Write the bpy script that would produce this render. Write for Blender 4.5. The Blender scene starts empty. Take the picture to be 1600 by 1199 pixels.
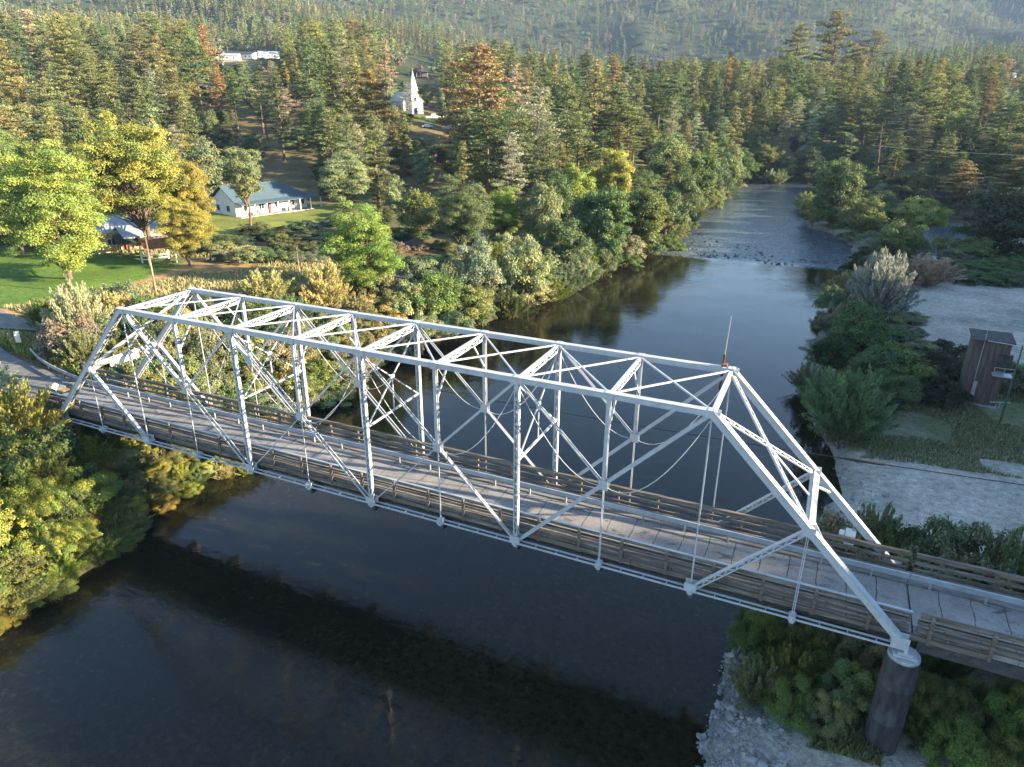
import bpy, math, random
import numpy as np
from mathutils import Matrix, Vector
C = bpy.context.scene.collection
D = bpy.data
RNG = np.random.default_rng(7)
# ---------------------------------------------------------------- camera (metres: x along bridge, y upstream, z up, 0 = bottom chord)
YAW, PITCH, ROLL, FPX = -0.4269, -0.3857, 0.0059, 1077.8
CAM = np.array([53.63, -30.65, 23.47])
def cam_axes(yaw, pitch, roll):
    cy, sy = np.cos(yaw), np.sin(yaw)
    f = np.array([sy*np.cos(pitch), cy*np.cos(pitch), np.sin(pitch)]); r = np.array([cy, -sy, 0.]); u = np.cross(r, f)
    c, s = np.cos(roll), np.sin(roll)
    return c*r+s*u, -s*r+c*u, f
R_, U_, F_ = cam_axes(YAW, PITCH, ROLL)
cd = D.cameras.new('camera'); cam = D.objects.new('camera', cd); C.objects.link(cam)
cam.matrix_world = Matrix(((R_[0], U_[0], -F_[0], CAM[0]), (R_[1], U_[1], -F_[1], CAM[1]), (R_[2], U_[2], -F_[2], CAM[2]), (0, 0, 0, 1)))
cd.sensor_width = 36; cd.sensor_fit = 'HORIZONTAL'; cd.lens = FPX/1600*36; cd.clip_end = 9000; cd.clip_start = 0.5
bpy.context.scene.camera = cam
# ---------------------------------------------------------------- sky, sun, exposure
SUN_AZ, SUN_EL = math.radians(80), math.radians(15.5)      # azimuth clockwise from +y
w = D.worlds.new('World'); bpy.context.scene.world = w; w.use_nodes = True
nt = w.node_tree; bg = nt.nodes['Background']; sky = nt.nodes.new('ShaderNodeTexSky'); sky.sky_type = 'NISHITA'
sky.sun_disc = False; sky.sun_elevation = SUN_EL; sky.sun_rotation = SUN_AZ; sky.altitude = 200; sky.air_density = 1.0; sky.dust_density = 0.0; sky.ozone_density = 2.0
nt.links.new(sky.outputs[0], bg.inputs[0]); bg.inputs[1].default_value = 0.085
sl = D.lights.new('sun', 'SUN'); so = D.objects.new('sun', sl); C.objects.link(so)
sl.energy = 5.0; sl.angle = math.radians(0.5); sl.color = (1.0, 0.84, 0.60)
sd = Vector((math.sin(SUN_AZ)*math.cos(SUN_EL), math.cos(SUN_AZ)*math.cos(SUN_EL), math.sin(SUN_EL)))
so.rotation_euler = sd.to_track_quat('Z', 'Y').to_euler()
vs = bpy.context.scene.view_settings; vs.view_transform = 'Standard'; vs.look = 'None'; vs.gamma = 1; vs.exposure = 2.62
# ---------------------------------------------------------------- helpers
def tag(o, label=None, cat=None, group=None, kind=None):
    if label: o['label'] = label
    if cat: o['category'] = cat
    if group: o['group'] = group
    if kind: o['kind'] = kind
    return o
def thing(name, label, cat, loc=(0, 0, 0), rz=0, group=None):
    o = D.objects.new(name, None); C.objects.link(o); o.location = loc; o.rotation_euler = (0, 0, rz); o.empty_display_size = .2
    return tag(o, label, cat, group)
class Geo:
    """collects boxes, bars, tubes and leaf faces; build() links them as one mesh object"""
    def __init__(s): s.v = []; s.f = []; s.n = 0
    def add(s, v, f, mat=0, col=None, smooth=False):
        v = np.asarray(v, float).reshape(-1, 3); f = np.asarray(f, int)
        if len(f) == 0: return s
        s.v.append(v); c = np.ones((len(f), 3))*.5 if col is None else np.broadcast_to(np.asarray(col, float), (len(f), 3))
        s.f.append((f+s.n, mat, c, smooth)); s.n += len(v); return s
    def box(s, c, size, mat=0, rz=0, taper=1):
        x, y, z = [a/2 for a in size]
        v = np.array([(-x, -y, -z), (x, -y, -z), (x, y, -z), (-x, y, -z), (-x*taper, -y*taper, z), (x*taper, -y*taper, z), (x*taper, y*taper, z), (-x*taper, y*taper, z)])
        if rz: v = v @ np.array([[math.cos(rz), math.sin(rz), 0], [-math.sin(rz), math.cos(rz), 0], [0, 0, 1]])
        return s.add(v+np.array(c), BOXF, mat)
    def bar(s, a, b, w, h, up=(0, 0, 1), mat=0, off=(0, 0)):
        """rectangular bar a->b, w across, h along up; off shifts it (side, up)"""
        a, b = np.array(a, float), np.array(b, float); d = b-a; L = np.linalg.norm(d)
        if L < 1e-6: return s
        d = d/L; si = np.cross(d, np.array(up, float)); si /= np.linalg.norm(si); u = np.cross(si, d)
        o = si*off[0]+u*off[1]; q = []
        for e in (a, b):
            for sx, sy in ((-1, -1), (1, -1), (1, 1), (-1, 1)): q.append(e+o+si*sx*w/2+u*sy*h/2)
        return s.add(q, [(3, 2, 1, 0), (4, 5, 6, 7), (0, 1, 5, 4), (1, 2, 6, 5), (2, 3, 7, 6), (3, 0, 4, 7)], mat)
    def tube(s, pts, rad, n=8, mat=0, cap=True, col=None):
        pts = np.array(pts, float); m = len(pts); rad = np.broadcast_to(np.asarray(rad, float), (m,))
        t = np.gradient(pts, axis=0); t /= np.linalg.norm(t, axis=1)[:, None]+1e-9
        ref = np.array([0, 0, 1.]) if abs(t[:, 2]).mean() < .9 else np.array([1., 0, 0])
        a = np.cross(t, ref); a /= np.linalg.norm(a, axis=1)[:, None]; b = np.cross(t, a)
        th = np.arange(n)*2*np.pi/n
        v = pts[:, None]+rad[:, None, None]*(np.cos(th)[None, :, None]*a[:, None]+np.sin(th)[None, :, None]*b[:, None])
        i = np.arange(m-1)[:, None]*n; j = np.arange(n)[None]; k = (j+1) % n
        f = np.stack([i+j, i+k, i+n+k, i+n+j], -1).reshape(-1, 4)[:, ::-1]
        base = s.n; s.add(v.reshape(-1, 3), f, mat, col, True)
        if cap and n == 8:
            for ring in (0, m-1):
                r = ring*n+np.arange(8); q = [(r[0], r[1], r[2], r[3]), (r[0], r[3], r[4], r[7]), (r[4], r[5], r[6], r[7])]
                s.f.append((np.array(q)+base, mat, np.ones((3, 3))*.5 if col is None else np.broadcast_to(np.asarray(col, float), (3, 3)), False))
        return s
    def mesh(s, name, mats, attr=False):
        me = D.meshes.new(name)
        if not s.v: return me
        V = np.concatenate(s.v); me.vertices.add(len(V)); me.vertices.foreach_set('co', V.ravel())
        loops = np.concatenate([f.ravel() for f, *_ in s.f]); cnt = np.concatenate([np.full(len(f), f.shape[1]) for f, *_ in s.f])
        me.loops.add(len(loops)); me.loops.foreach_set('vertex_index', loops)
        me.polygons.add(len(cnt)); me.polygons.foreach_set('loop_start', np.concatenate([[0], np.cumsum(cnt)[:-1]])); me.polygons.foreach_set('loop_total', cnt)
        me.polygons.foreach_set('material_index', np.concatenate([np.full(len(f), m) for f, m, *_ in s.f]))
        me.polygons.foreach_set('use_smooth', np.concatenate([np.full(len(f), sm) for f, _, _, sm in s.f]))
        if attr:
            at = me.attributes.new('leafc', 'FLOAT_COLOR', 'FACE'); c = np.concatenate([c for _, _, c, _ in s.f])
            at.data.foreach_set('color', np.concatenate([c, np.ones((len(c), 1))], 1).ravel())
        for m in (mats if isinstance(mats, (list, tuple)) else [mats]): me.materials.append(m)
        me.update(calc_edges=True); me.validate(); return me
    def build(s, name, mats, parent=None, attr=False):
        o = D.objects.new(name, s.mesh(name, mats, attr)); C.objects.link(o)
        if parent: o.parent = parent
        return o
BOXF = [(3, 2, 1, 0), (4, 5, 6, 7), (0, 1, 5, 4), (1, 2, 6, 5), (2, 3, 7, 6), (3, 0, 4, 7)]
def meshobj(name, me, parent=None):
    o = D.objects.new(name, me); C.objects.link(o)
    if parent: o.parent = parent
    return o
# ---------------------------------------------------------------- materials
class NT:
    def __init__(s, name):
        s.m = D.materials.new(name); s.m.use_nodes = True; s.t = s.m.node_tree; s.b = s.t.nodes['Principled BSDF']; s.out = s.t.nodes['Material Output']
    def n(s, ty, **kw):
        o = s.t.nodes.new(ty)
        for k, v in kw.items():
            if k.startswith('i_'):
                key = k[2:]; o.inputs[int(key) if key.isdigit() else key].default_value = v
            else: setattr(o, k, v)
        return o
    def l(s, a, b): s.t.links.new(a, b)
    def noise(s, scale, detail=4, rough=.6, vec=None, dist=0):
        o = s.n('ShaderNodeTexNoise', i_Scale=scale, i_Detail=detail, i_Roughness=rough, i_Distortion=dist)
        if vec is None: vec = s.co()
        s.l(vec, o.inputs['Vector']); return o.outputs['Fac']
    def co(s, kind='Object', sc=None):
        if kind == 'World': v = s.n('ShaderNodeNewGeometry').outputs['Position']
        else: v = s.n('ShaderNodeTexCoord').outputs[kind]
        if sc:
            mp = s.n('ShaderNodeMapping'); mp.inputs['Scale'].default_value = sc; s.l(v, mp.inputs[0]); v = mp.outputs[0]
        return v
    def ramp(s, fac, *st, interp='LINEAR'):
        o = s.n('ShaderNodeValToRGB'); o.color_ramp.interpolation = interp; e = o.color_ramp.elements
        while len(e) < len(st): e.new(.5)
        for i, (p, c) in enumerate(st): e[i].position = p; e[i].color = (*c, 1) if not isinstance(c, (int, float)) else (c, c, c, 1)
        s.l(fac, o.inputs[0]); return o.outputs[0]
    def mix(s, f, a, b, mode='MIX'):
        o = s.n('ShaderNodeMix', data_type='RGBA', blend_type=mode); 
        for k, v in ((0, f), (6, a), (7, b)):
            if isinstance(v, (int, float)): o.inputs[k].default_value = v
            elif isinstance(v, tuple): o.inputs[k].default_value = (*v, 1)
            else: s.l(v, o.inputs[k])
        return o.outputs[2]
    def math(s, op, a, b=0, c=0):
        o = s.n('ShaderNodeMath', operation=op)
        for k, v in ((0, a), (1, b), (2, c)):
            if isinstance(v, (int, float)): o.inputs[k].default_value = v
            else: s.l(v, o.inputs[k])
        return o.outputs[0]
    def bump(s, h, strength=.3, dist=.05):
        o = s.n('ShaderNodeBump', i_Strength=strength, i_Distance=dist); s.l(h, o.inputs['Height']); s.l(o.outputs[0], s.b.inputs['Normal'])
    def fin(s, col, rough=.7, spec=.3, metal=0):
        if isinstance(col, tuple): s.b.inputs['Base Color'].default_value = (*col, 1)
        else: s.l(col, s.b.inputs['Base Color'])
        s.b.inputs['Roughness'].default_value = rough; s.b.inputs['Specular IOR Level'].default_value = spec; s.b.inputs['Metallic'].default_value = metal
        return s.m
def mat_plain(name, c1, c2, scale=3, rough=.7, spec=.3, metal=0, bump=0, detail=6, sc=None, lo=.35, hi=.65):
    m = NT(name); f = m.noise(scale, detail, .65, m.co(sc=sc)); col = m.ramp(f, (lo, c1), (hi, c2))
    if bump: m.bump(m.noise(scale*4, 5, .6, m.co(sc=sc)), bump, .05)
    return m.fin(col, rough, spec, metal)
def mat_steel():
    m = NT('white_painted_steel'); f = m.noise(2.2, 8, .7); base = m.ramp(f, (.3, (.33, .34, .355)), (.6, (.43, .445, .465)))
    g = m.noise(.7, 8, .8, m.co(sc=(1, 1, .35))); rust = m.ramp(g, (.55, 0.), (.66, 1.))
    fine = m.noise(14, 6, .8); r2 = m.math('MULTIPLY', rust, m.ramp(fine, (.48, 0.), (.6, .85)))
    return m.fin(m.mix(r2, base, (.26, .14, .08)), .55, .4)
def mat_wood():
    m = NT('weathered_timber'); f = m.noise(2.5, 7, .7, m.co(sc=(.25, 3, 3))); c = m.ramp(f, (.3, (.055, .042, .032)), (.52, (.15, .125, .10)), (.72, (.30, .275, .24)))
    m.bump(m.noise(5, 5, .7, m.co(sc=(.2, 4, 4))), .4, .02); return m.fin(c, .85, .15)
def mat_deck():
    m = NT('worn_concrete_deck'); co = m.co()
    a = m.noise(.45, 8, .65); c = m.ramp(a, (.3, (.115, .10, .088)), (.5, (.175, .157, .14)), (.7, (.26, .237, .213)))
    fine = m.noise(9, 5, .7); c = m.mix(.25, c, m.ramp(fine, (.3, (.2, .2, .2)), (.7, (.55, .54, .52))))
    # dark wheel and oil patches, mostly broken blotches towards the right half
    p = m.noise(1.0, 9, .75, m.co(sc=(.8, 1.6, 1)), .8); patch = m.ramp(p, (.555, 0.), (.60, 1.))
    p2 = m.noise(.16, 2, .5); patch = m.math('MULTIPLY', patch, m.ramp(p2, (.36, .15), (.50, .9)))
    c = m.mix(patch, c, (.07, .07, .072))
    # transverse joints every 1.4 m, wavering a little
    sx = m.n('ShaderNodeSeparateXYZ'); m.l(co, sx.inputs[0]); wob = m.math('MULTIPLY', m.noise(.9, 5, .7), .34)
    fr = m.math('FRACT', m.math('DIVIDE', m.math('ADD', sx.outputs[0], wob), 1.42)); j = m.math('LESS_THAN', m.math('ABSOLUTE', m.math('SUBTRACT', fr, .5)), .02)
    jn = m.math('MULTIPLY', j, m.ramp(m.noise(1.1, 4, .6), (.34, .35), (.5, 1.))); c = m.mix(jn, c, (.06, .06, .058))
    m.bump(fine, .25, .02); return m.fin(c, .85, .25)
def mat_leaf():
    m = NT('foliage'); a = m.n('ShaderNodeAttribute', attribute_name='leafc'); t = m.n('ShaderNodeAttribute', attribute_type='INSTANCER', attribute_name='tcol')
    # leafc is centred on .5 grey, so leafc*2*tcol tints leaf by leaf
    sc = m.mix(1.0, a.outputs['Color'], (2., 2., 2.), 'MULTIPLY'); c = m.mix(1.0, sc, t.outputs['Color'], 'MULTIPLY')
    m.fin(c, .62, .25)
    tr = m.n('ShaderNodeBsdfTranslucent'); m.l(m.mix(1.0, c, (1.15, 1.2, .7), 'MULTIPLY'), tr.inputs[0])
    mx = m.n('ShaderNodeMixShader'); mx.inputs[0].default_value = .26
    m.l(m.b.outputs[0], mx.inputs[1]); m.l(tr.outputs[0], mx.inputs[2]); m.l(mx.outputs[0], m.out.inputs[0]); return m.m
def mat_bark():
    m = NT('bark'); f = m.noise(3, 6, .7, m.co(sc=(3, 3, .6))); c = m.ramp(f, (.3, (.07, .05, .038)), (.7, (.20, .145, .105)))
    m.bump(f, .6, .05); return m.fin(c, .9, .1)
def mat_ground():
    m = NT('ground_cover'); a = m.n('ShaderNodeAttribute', attribute_name='zone'); p = m.co('World')
    n1 = m.noise(.12, 8, .7, p); n2 = m.noise(1.7, 7, .75, p); n3 = m.noise(9, 4, .8, p)
    c = m.mix(1.0, a.outputs['Color'], m.ramp(n1, (.3, (.62, .66, .62)), (.7, (1.35, 1.28, 1.2))), 'MULTIPLY')
    c = m.mix(1.0, c, m.ramp(n2, (.3, (.55, .57, .55)), (.7, (1.42, 1.4, 1.36))), 'MULTIPLY')
    c = m.mix(.75, c, m.mix(1.0, c, m.ramp(n3, (.3, (.5, .5, .5)), (.7, (1.55, 1.55, 1.55))), 'MULTIPLY'))
    m.bump(m.mix(.5, n2, n3), .6, .15); return m.fin(c, .92, .12)
def mat_water():
    m = NT('river_water'); p = m.co('World'); bed = m.noise(2.6, 8, .8, p); big = m.noise(.05, 3, .5, p)
    c = m.ramp(bed, (.35, (.005, .005, .002)), (.58, (.020, .018, .010)), (.72, (.075, .067, .046)))
    c = m.mix(m.ramp(big, (.4, 0.), (.6, .6)), c, (.006, .007, .005))
    sx = m.n('ShaderNodeSeparateXYZ'); m.l(p, sx.inputs[0])
    # shallow, broken water upstream of the riffle (y > 127): choppier
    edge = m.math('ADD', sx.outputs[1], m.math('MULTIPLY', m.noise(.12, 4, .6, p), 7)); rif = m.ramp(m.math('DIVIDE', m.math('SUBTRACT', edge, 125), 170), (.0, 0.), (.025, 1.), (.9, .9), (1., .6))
    w1 = m.noise(.9, 5, .55, m.co('World', (1, 1.5, 1)), .6); w2 = m.noise(3.2, 4, .6, m.co('World', (1, 1.3, 1)), .3); w3 = m.noise(.16, 3, .5, p)
    calm = m.math('ADD', m.math('MULTIPLY', w1, .019), m.math('MULTIPLY', w2, .003)); calm = m.math('MULTIPLY', calm, m.ramp(w3, (.35, .35), (.65, 1.4)))
    rough = m.math('MULTIPLY', m.math('ADD', m.math('MULTIPLY', m.noise(1.6, 6, .7, m.co('World', (1, .6, 1)), .8), .12), 0), rif)
    o = m.n('ShaderNodeBump', i_Strength=1.0, i_Distance=1.0); m.l(m.math('ADD', calm, rough), o.inputs['Height']); foam_sky_sheen = m.ramp(m.noise(1.1, 8, .78, m.co('World', (1.1, .5, 1)), 1.6), (.45, 0.), (.62, 1.)); c = m.mix(m.math('MULTIPLY', rif, m.math('ADD', m.math('MULTIPLY', foam_sky_sheen, .30), .10)), c, (.34, .44, .55)); line = m.ramp(m.math('DIVIDE', m.math('SUBTRACT', edge, 120), 20), (.18, 0.), (.30, 1.), (.42, .8), (.62, 0.)); c = m.mix(m.math('MULTIPLY', line, m.ramp(m.noise(1.6, 6, .8, m.co('World', (.8, 1.4, 1)), .8), (.50, 0.), (.62, .6))), c, (.55, .60, .65)); m.l(m.math('ADD', m.math('MULTIPLY', rif, .13), .03), m.b.inputs['Roughness']); m.l(o.outputs[0], m.b.inputs['Normal'])  # riffle foam and the sky's sheen on it painted as blue-grey base colour
    m.fin(c, .04, .5); m.b.inputs['IOR'].default_value = 1.33; return m.m
M = dict(
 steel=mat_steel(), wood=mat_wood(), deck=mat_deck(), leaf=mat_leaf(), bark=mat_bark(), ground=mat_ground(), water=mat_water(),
 darksteel=mat_plain('dark_girder_steel', (.03, .03, .032), (.08, .075, .07), 2, .7),
 galv=mat_plain('galvanised_guardrail', (.28, .31, .335), (.40, .435, .46), 1.5, .45, .5, .25),
 caisson=mat_plain('rusted_caisson', (.02, .022, .027), (.075, .07, .07), 1.3, .75, .3, 0, .3, 8, (2, 2, .5)),
 conc=mat_plain('pale_concrete', (.24, .24, .235), (.40, .40, .385), 2.2, .85, .2, 0, .3, 8),
 walk=mat_plain('walkway_planks', (.11, .10, .09), (.25, .235, .215), 2.4, .85, .2, 0, .3, 7, (.3, 3, 1)),
 white=mat_plain('white_siding', (.62, .62, .60), (.78, .77, .74), 1, .6), cream=mat_plain('cream_paint', (.58, .54, .45), (.72, .68, .58), 1.5, .65),
 blueroof=mat_plain('blue_grey_shingles', (.04, .07, .09), (.08, .115, .13), 3, .75, .2, 0, .3), greyroof=mat_plain('grey_metal_roof', (.30, .32, .34), (.45, .47, .49), 1, .4, .5, .3),
 rustroof=mat_plain('rusty_roof_sheet', (.20, .075, .035), (.36, .17, .09), 1.4, .75), darkroof=mat_plain('dark_roof', (.035, .03, .028), (.08, .07, .065), 2, .8),
 brown=mat_plain('brown_boards', (.07, .05, .043), (.155, .115, .10), 1.3, .85, .15, 0, .3, 6, (3, 3, .4)), tan=mat_plain('tan_boards', (.38, .25, .14), (.55, .40, .25), 1.4, .8),
 redwall=mat_plain('red_brown_wall', (.16, .045, .03), (.27, .09, .06), 2, .8), glass=mat_plain('dark_window', (.015, .02, .025), (.04, .05, .06), 1, .12, .5),
 rock=mat_plain('river_cobble', (.14, .135, .13), (.36, .35, .335), .8, .85, .2, 0, .3), darkrock=mat_plain('wet_rock', (.03, .03, .03), (.10, .10, .09), .9, .5),
 pole=mat_plain('grey_pole_wood', (.20, .13, .09), (.38, .27, .19), 2, .85, .15, 0, 0, 5, (3, 3, .3)), cable=mat_plain('black_cable', (.015, .015, .015), (.03, .03, .03), 1, .6),
 palecable=mat_plain('pale_wire', (.45, .45, .44), (.6, .6, .58), 1, .5), rust=mat_plain('rusty_iron', (.10, .04, .025), (.22, .10, .06), 3, .8),
 asphalt=mat_plain('road_asphalt', (.10, .10, .10), (.19, .185, .175), 1.2, .9, .2, 0, .3, 8), gravelroad=mat_plain('gravel_track', (.15, .145, .13), (.24, .225, .20), 1.5, .95, .1, 0, .4, 8),
 carpaint=mat_plain('car_paint', (.50, .52, .55), (.56, .58, .6), 1, .3, .5), sign=mat_plain('sign_sheet', (.60, .56, .48), (.72, .69, .6), 1.5, .5), green=mat_plain('green_tin', (.10, .17, .14), (.16, .25, .21), 1, .6))
# ---------------------------------------------------------------- terrain
WZ = -7.4
LB = np.array([(-60, 22), (-18, 10.3), (-12.4, 9.6), (-6.1, 9.8), (-2.6, 8.4), (1, 7.4), (6.7, 7.6), (9, 9.3), (15, 7.4), (21.7, 5.9), (32, 4.8), (42, 5.8), (53, 7.3), (70, 11), (80, 13), (94, 14.3), (116, 17), (133, 20), (167, 16.4), (203, 17.3), (258, 15.3), (300, 18)])
RB = np.array([(-60, 50), (-5.8, 52.4), (-.6, 52), (7, 52.2), (9, 53.2), (27, 57.5), (34, 57.3), (45, 54.3), (53, 53), (76, 54.2), (96, 55.8), (124, 57.6), (151, 58.8), (168, 54), (176, 47.6), (208, 44), (267, 46.3), (300, 50)])
def sst(x, a, b): t = np.clip((x-a)/(b-a), 0, 1); return t*t*(3-2*t)
def vnoise(x, y, s, seed=0):
    a = np.zeros(np.shape(x)); rg = np.random.default_rng(seed)
    for k in range(7):
        th = rg.uniform(0, 6.28); f = s*rg.uniform(.6, 1.7); a = a+np.sin((x*np.cos(th)+y*np.sin(th))*f+rg.uniform(0, 6.28)+1.3*np.sin((x*np.sin(th)-y*np.cos(th))*f*.7+k))
    return a/7
HX, HY = math.sin(YAW), math.cos(YAW)
def uv(x, y): dx, dy = x-CAM[0], y-CAM[1]; return dx*HX+dy*HY, dx*HY-dy*HX
def river_d(x, y):
    xl = np.interp(y, LB[:, 0], LB[:, 1]); xr = np.interp(y, RB[:, 0], RB[:, 1])
    d = np.maximum(np.maximum(xl-x, x-xr), y-302)
    d2 = np.maximum(np.maximum(284+.04*(x-40)-y, y-308-.04*(x-40)), 30-x)
    d3 = np.maximum(np.maximum(abs(x-(79+(y-165)*.12))-5, 146-y), y-196)
    return np.minimum(np.minimum(d, d2), d3)+.7*vnoise(x, y, .9, 3)+.35*vnoise(x, y, 2.6, 9)
def height(x, y):
    x, y = np.asarray(x, float), np.asarray(y, float); d = river_d(x, y); u, v = uv(x, y)
    left = (x < 33) | (y > 300)
    zl = np.interp(d, [-8, -2, 0, 3, 8, 16, 30, 60], [-9.5, -8.6, -7.55, -5.4, -2.8, -1.0, -.3, 0])
    zr = np.interp(d, [-8, -2, 0, 2, 7, 14, 40], [-9.5, -8.2, -7.5, -6.7, -6.15, -5.8, -5.3])
    near = np.where(left, zl, zr)
    near = near+np.where(left, .35, .18)*vnoise(x, y, .25, 5)*np.clip(d/6, 0, 1)
    # mound that carries the road to the left end of the bridge
    zb_l = np.interp(u, [0, 205, 250, 310, 450, 600, 1000, 1500, 2500, 3600], [0, 0, 5, 20, 38, 58, 104, 190, 430, 640])
    zb_r = np.interp(u, [0, 240, 330, 400, 600, 900, 1300, 1800, 3000, 3600], [0, 0, 4, 16, 28, 36, 46, 120, 500, 620])
    t = sst(v/np.maximum(u, 60), -.30, .16); zb = zb_l*(1-t)+zb_r*t
    am = np.interp(u, [0, 300, 500, 800, 1300, 3600], [0, 1.2, 6, 34, 95, 150]); zb = zb+am*(1.3*vnoise(x, y, .0048, 11)+.6*vnoise(x, y, .013, 12))+am*.12*vnoise(x, y, .04, 13)
    z = near+np.maximum(zb, 0)*sst(d, 5, 45)
    # rising ground beyond the gravel bar on the right
    rise = np.interp(x, [0, 104, 128, 200, 400, 900], [0, 0, 6, 17, 40, 90]); z = z+rise*sst(d, 4, 25)*(1-sst(u, 330, 500))
    rx = [-90, -60, -40, -27, -20, -14, -8, -3.3]; ry = [9, 10, 10, 8, 4.8, 3.6, 2.9, 2.55]; dr = np.where(x < -2.4, abs(y-np.interp(x, rx, ry)), 99)
    z = z+(.38-z)*(1-sst(dr, 3.6, 9))*(1-sst(x, -4, -2.4))
    return z
def pix_ray(px, py): return F_+R_*(px-800)/FPX-U_*(py-599.5)/FPX
_T = np.concatenate([np.linspace(20, 400, 3800), np.linspace(400, 3000, 5200)])
def at(px, py):
    """first point of the ground seen in that direction"""
    d = pix_ray(px, py); P = CAM[None]+_T[:, None]*d[None]; h = np.maximum(height(P[:, 0], P[:, 1]), -7.4)
    k = np.argmax(P[:, 2] < h)
    if k == 0: k = len(_T)-1
    return P[k]
ROAD = [(-3.3, 2.55), (-8, 2.9), (-14, 3.6), (-20, 4.8), (-27, 8), (-40, 10), (-60, 10), (-90, 9)]
def poly_mask(px, x, y):
    q = np.array([at(*p)[:2] for p in px]); ins = np.zeros(x.shape, bool); n = len(q)
    for i in range(n):
        a, b = q[i], q[(i+1) % n]; c = ((a[1] > y) != (b[1] > y)) & (x < (b[0]-a[0])*(y-a[1])/(b[1]-a[1]+1e-9)+a[0]); ins ^= c
    return ins
LAWN = [(-60, 385), (60, 390), (220, 398), (330, 412), (255, 440), (150, 455), (110, 470), (-60, 485)]
HLAWN = [(318, 328), (380, 338), (500, 318), (548, 318), (575, 345), (520, 356), (430, 358), (380, 370), (318, 364)]
GOLD = [(255, 425), (330, 395), (400, 415), (430, 445), (300, 470), (120, 490), (0, 500), (0, 480), (150, 458)]
RUST = [(625, 240), (660, 232), (720, 205), (790, 215), (840, 240), (800, 262), (700, 262), (640, 262)]
GRASSR = [(1318, 705), (1330, 650), (1440, 600), (1500, 585), (1640, 560), (1640, 705), (1500, 705), (1400, 712)]
def grid_axis(c0, c1, step, lo, hi, g=1.09):
    a = list(np.arange(c0, c1, step)); s = step; x = a[-1]
    while x < hi: s *= g; x += s; a.append(x)
    s = step; x = a[0]; b = []
    while x > lo: s *= g; x -= s; b.append(x)
    return np.array(b[::-1]+a)
def build_ground():
    xs = grid_axis(-90, 112, 1.0, -2600, 2600, 1.035); ys = grid_axis(-30, 215, 1.0, -500, 3700, 1.022)
    X, Y = np.meshgrid(xs, ys); Z = height(X, Y); nx, ny = len(xs), len(ys)
    g = Geo(); i = np.arange(nx*ny).reshape(ny, nx); f = np.stack([i[:-1, :-1], i[:-1, 1:], i[1:, 1:], i[1:, :-1]], -1).reshape(-1, 4)
    g.add(np.stack([X, Y, Z], -1), f, 0, None, True); o = g.build('ground', M['ground'])
    d = river_d(X, Y); u, v = uv(X, Y); col = np.zeros(X.shape+(3,)); N = lambda s, k: vnoise(X, Y, s, k)
    def paint(m, c):
        m = np.asarray(m, float)[..., None]; col[:] = col*(1-m)+np.array(c)*m
    paint(np.ones(X.shape), (.13, .105, .055)); paint(sst(N(.08, 21), -.1, .35), (.09, .10, .04)); paint(sst(u, 380, 620), (.04, .05, .024))
    right = (X > 33) & (Y < 235)
    paint(right*(d > -12), (.35, .328, .30)); paint(right*sst(N(.17, 22), .1, .5)*(d > 10), (.30, .285, .25)); paint(right*sst(X, 105, 120), (.10, .09, .05)); paint(sst(Y, 178, 192)*right, (.11, .10, .06))
    paint((d < 6) & (X < 33) & (d > 1), (.07, .075, .035)); paint((d < 1.4) & (X < 33), (.07, .06, .045)); paint((d > -12)*(1-sst(d, .6, 2.5))*right, (.20, .19, .175)); paint(d < -.3, (.05, .055, .045))
    paint(poly_mask(LAWN, X, Y), (.10, .17, .035)); paint(poly_mask(HLAWN, X, Y), (.17, .19, .045)); paint(poly_mask(GOLD, X, Y), (.34, .22, .11)); paint(poly_mask(RUST, X, Y), (.30, .14, .07))
    paint(np.clip(poly_mask(GRASSR, X, Y)*(.75+.3*sst(N(.5, 23), -.3, .2)), 0, 1)*right, (.105, .12, .065))
    uu, vv = uv(X, Y); paint(sst(uu+14*N(.03, 44), 548, 560)*(1-sst(uu+10*N(.04, 45), 632, 645))*(vv > -330)*sst(-vv+14*N(.05, 46), 195, 212), (.42, .31, .17))
    c4 = np.concatenate([col, np.ones(X.shape+(1,))], -1); a = o.data.attributes.new('zone', 'FLOAT_COLOR', 'POINT'); a.data.foreach_set('color', c4.ravel())
    tag(o, kind='structure', label='wooded valley ground with gravel bars, lawns and hills'); return o
build_ground()
g = Geo(); wx = np.linspace(-60, 420, 49); wy = np.linspace(-120, 330, 46); X, Y = np.meshgrid(wx, wy); i = np.arange(X.size).reshape(X.shape)
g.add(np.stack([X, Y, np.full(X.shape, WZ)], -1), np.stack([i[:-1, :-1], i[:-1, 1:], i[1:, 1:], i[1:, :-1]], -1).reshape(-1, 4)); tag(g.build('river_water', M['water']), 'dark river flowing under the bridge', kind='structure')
def ribbon(name, pts, width, mat, lift=.06, label=None):
    pts = np.array(pts, float); t = np.gradient(pts, axis=0); t /= np.linalg.norm(t, axis=1)[:, None]; n = np.stack([-t[:, 1], t[:, 0]], 1)
    k = np.linspace(-.5, .5, 7); P = pts[:, None]+n[:, None]*k[None, :, None]*width; Z = height(P[..., 0], P[..., 1])+lift
    i = np.arange(len(pts)*7).reshape(-1, 7); g = Geo(); g.add(np.concatenate([P, Z[..., None]], -1), np.stack([i[:-1, :-1], i[1:, :-1], i[1:, 1:], i[:-1, 1:]], -1).reshape(-1, 4)[:, ::-1], 0, None, True)
    return tag(g.build(name, mat), label, kind='structure')
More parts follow.
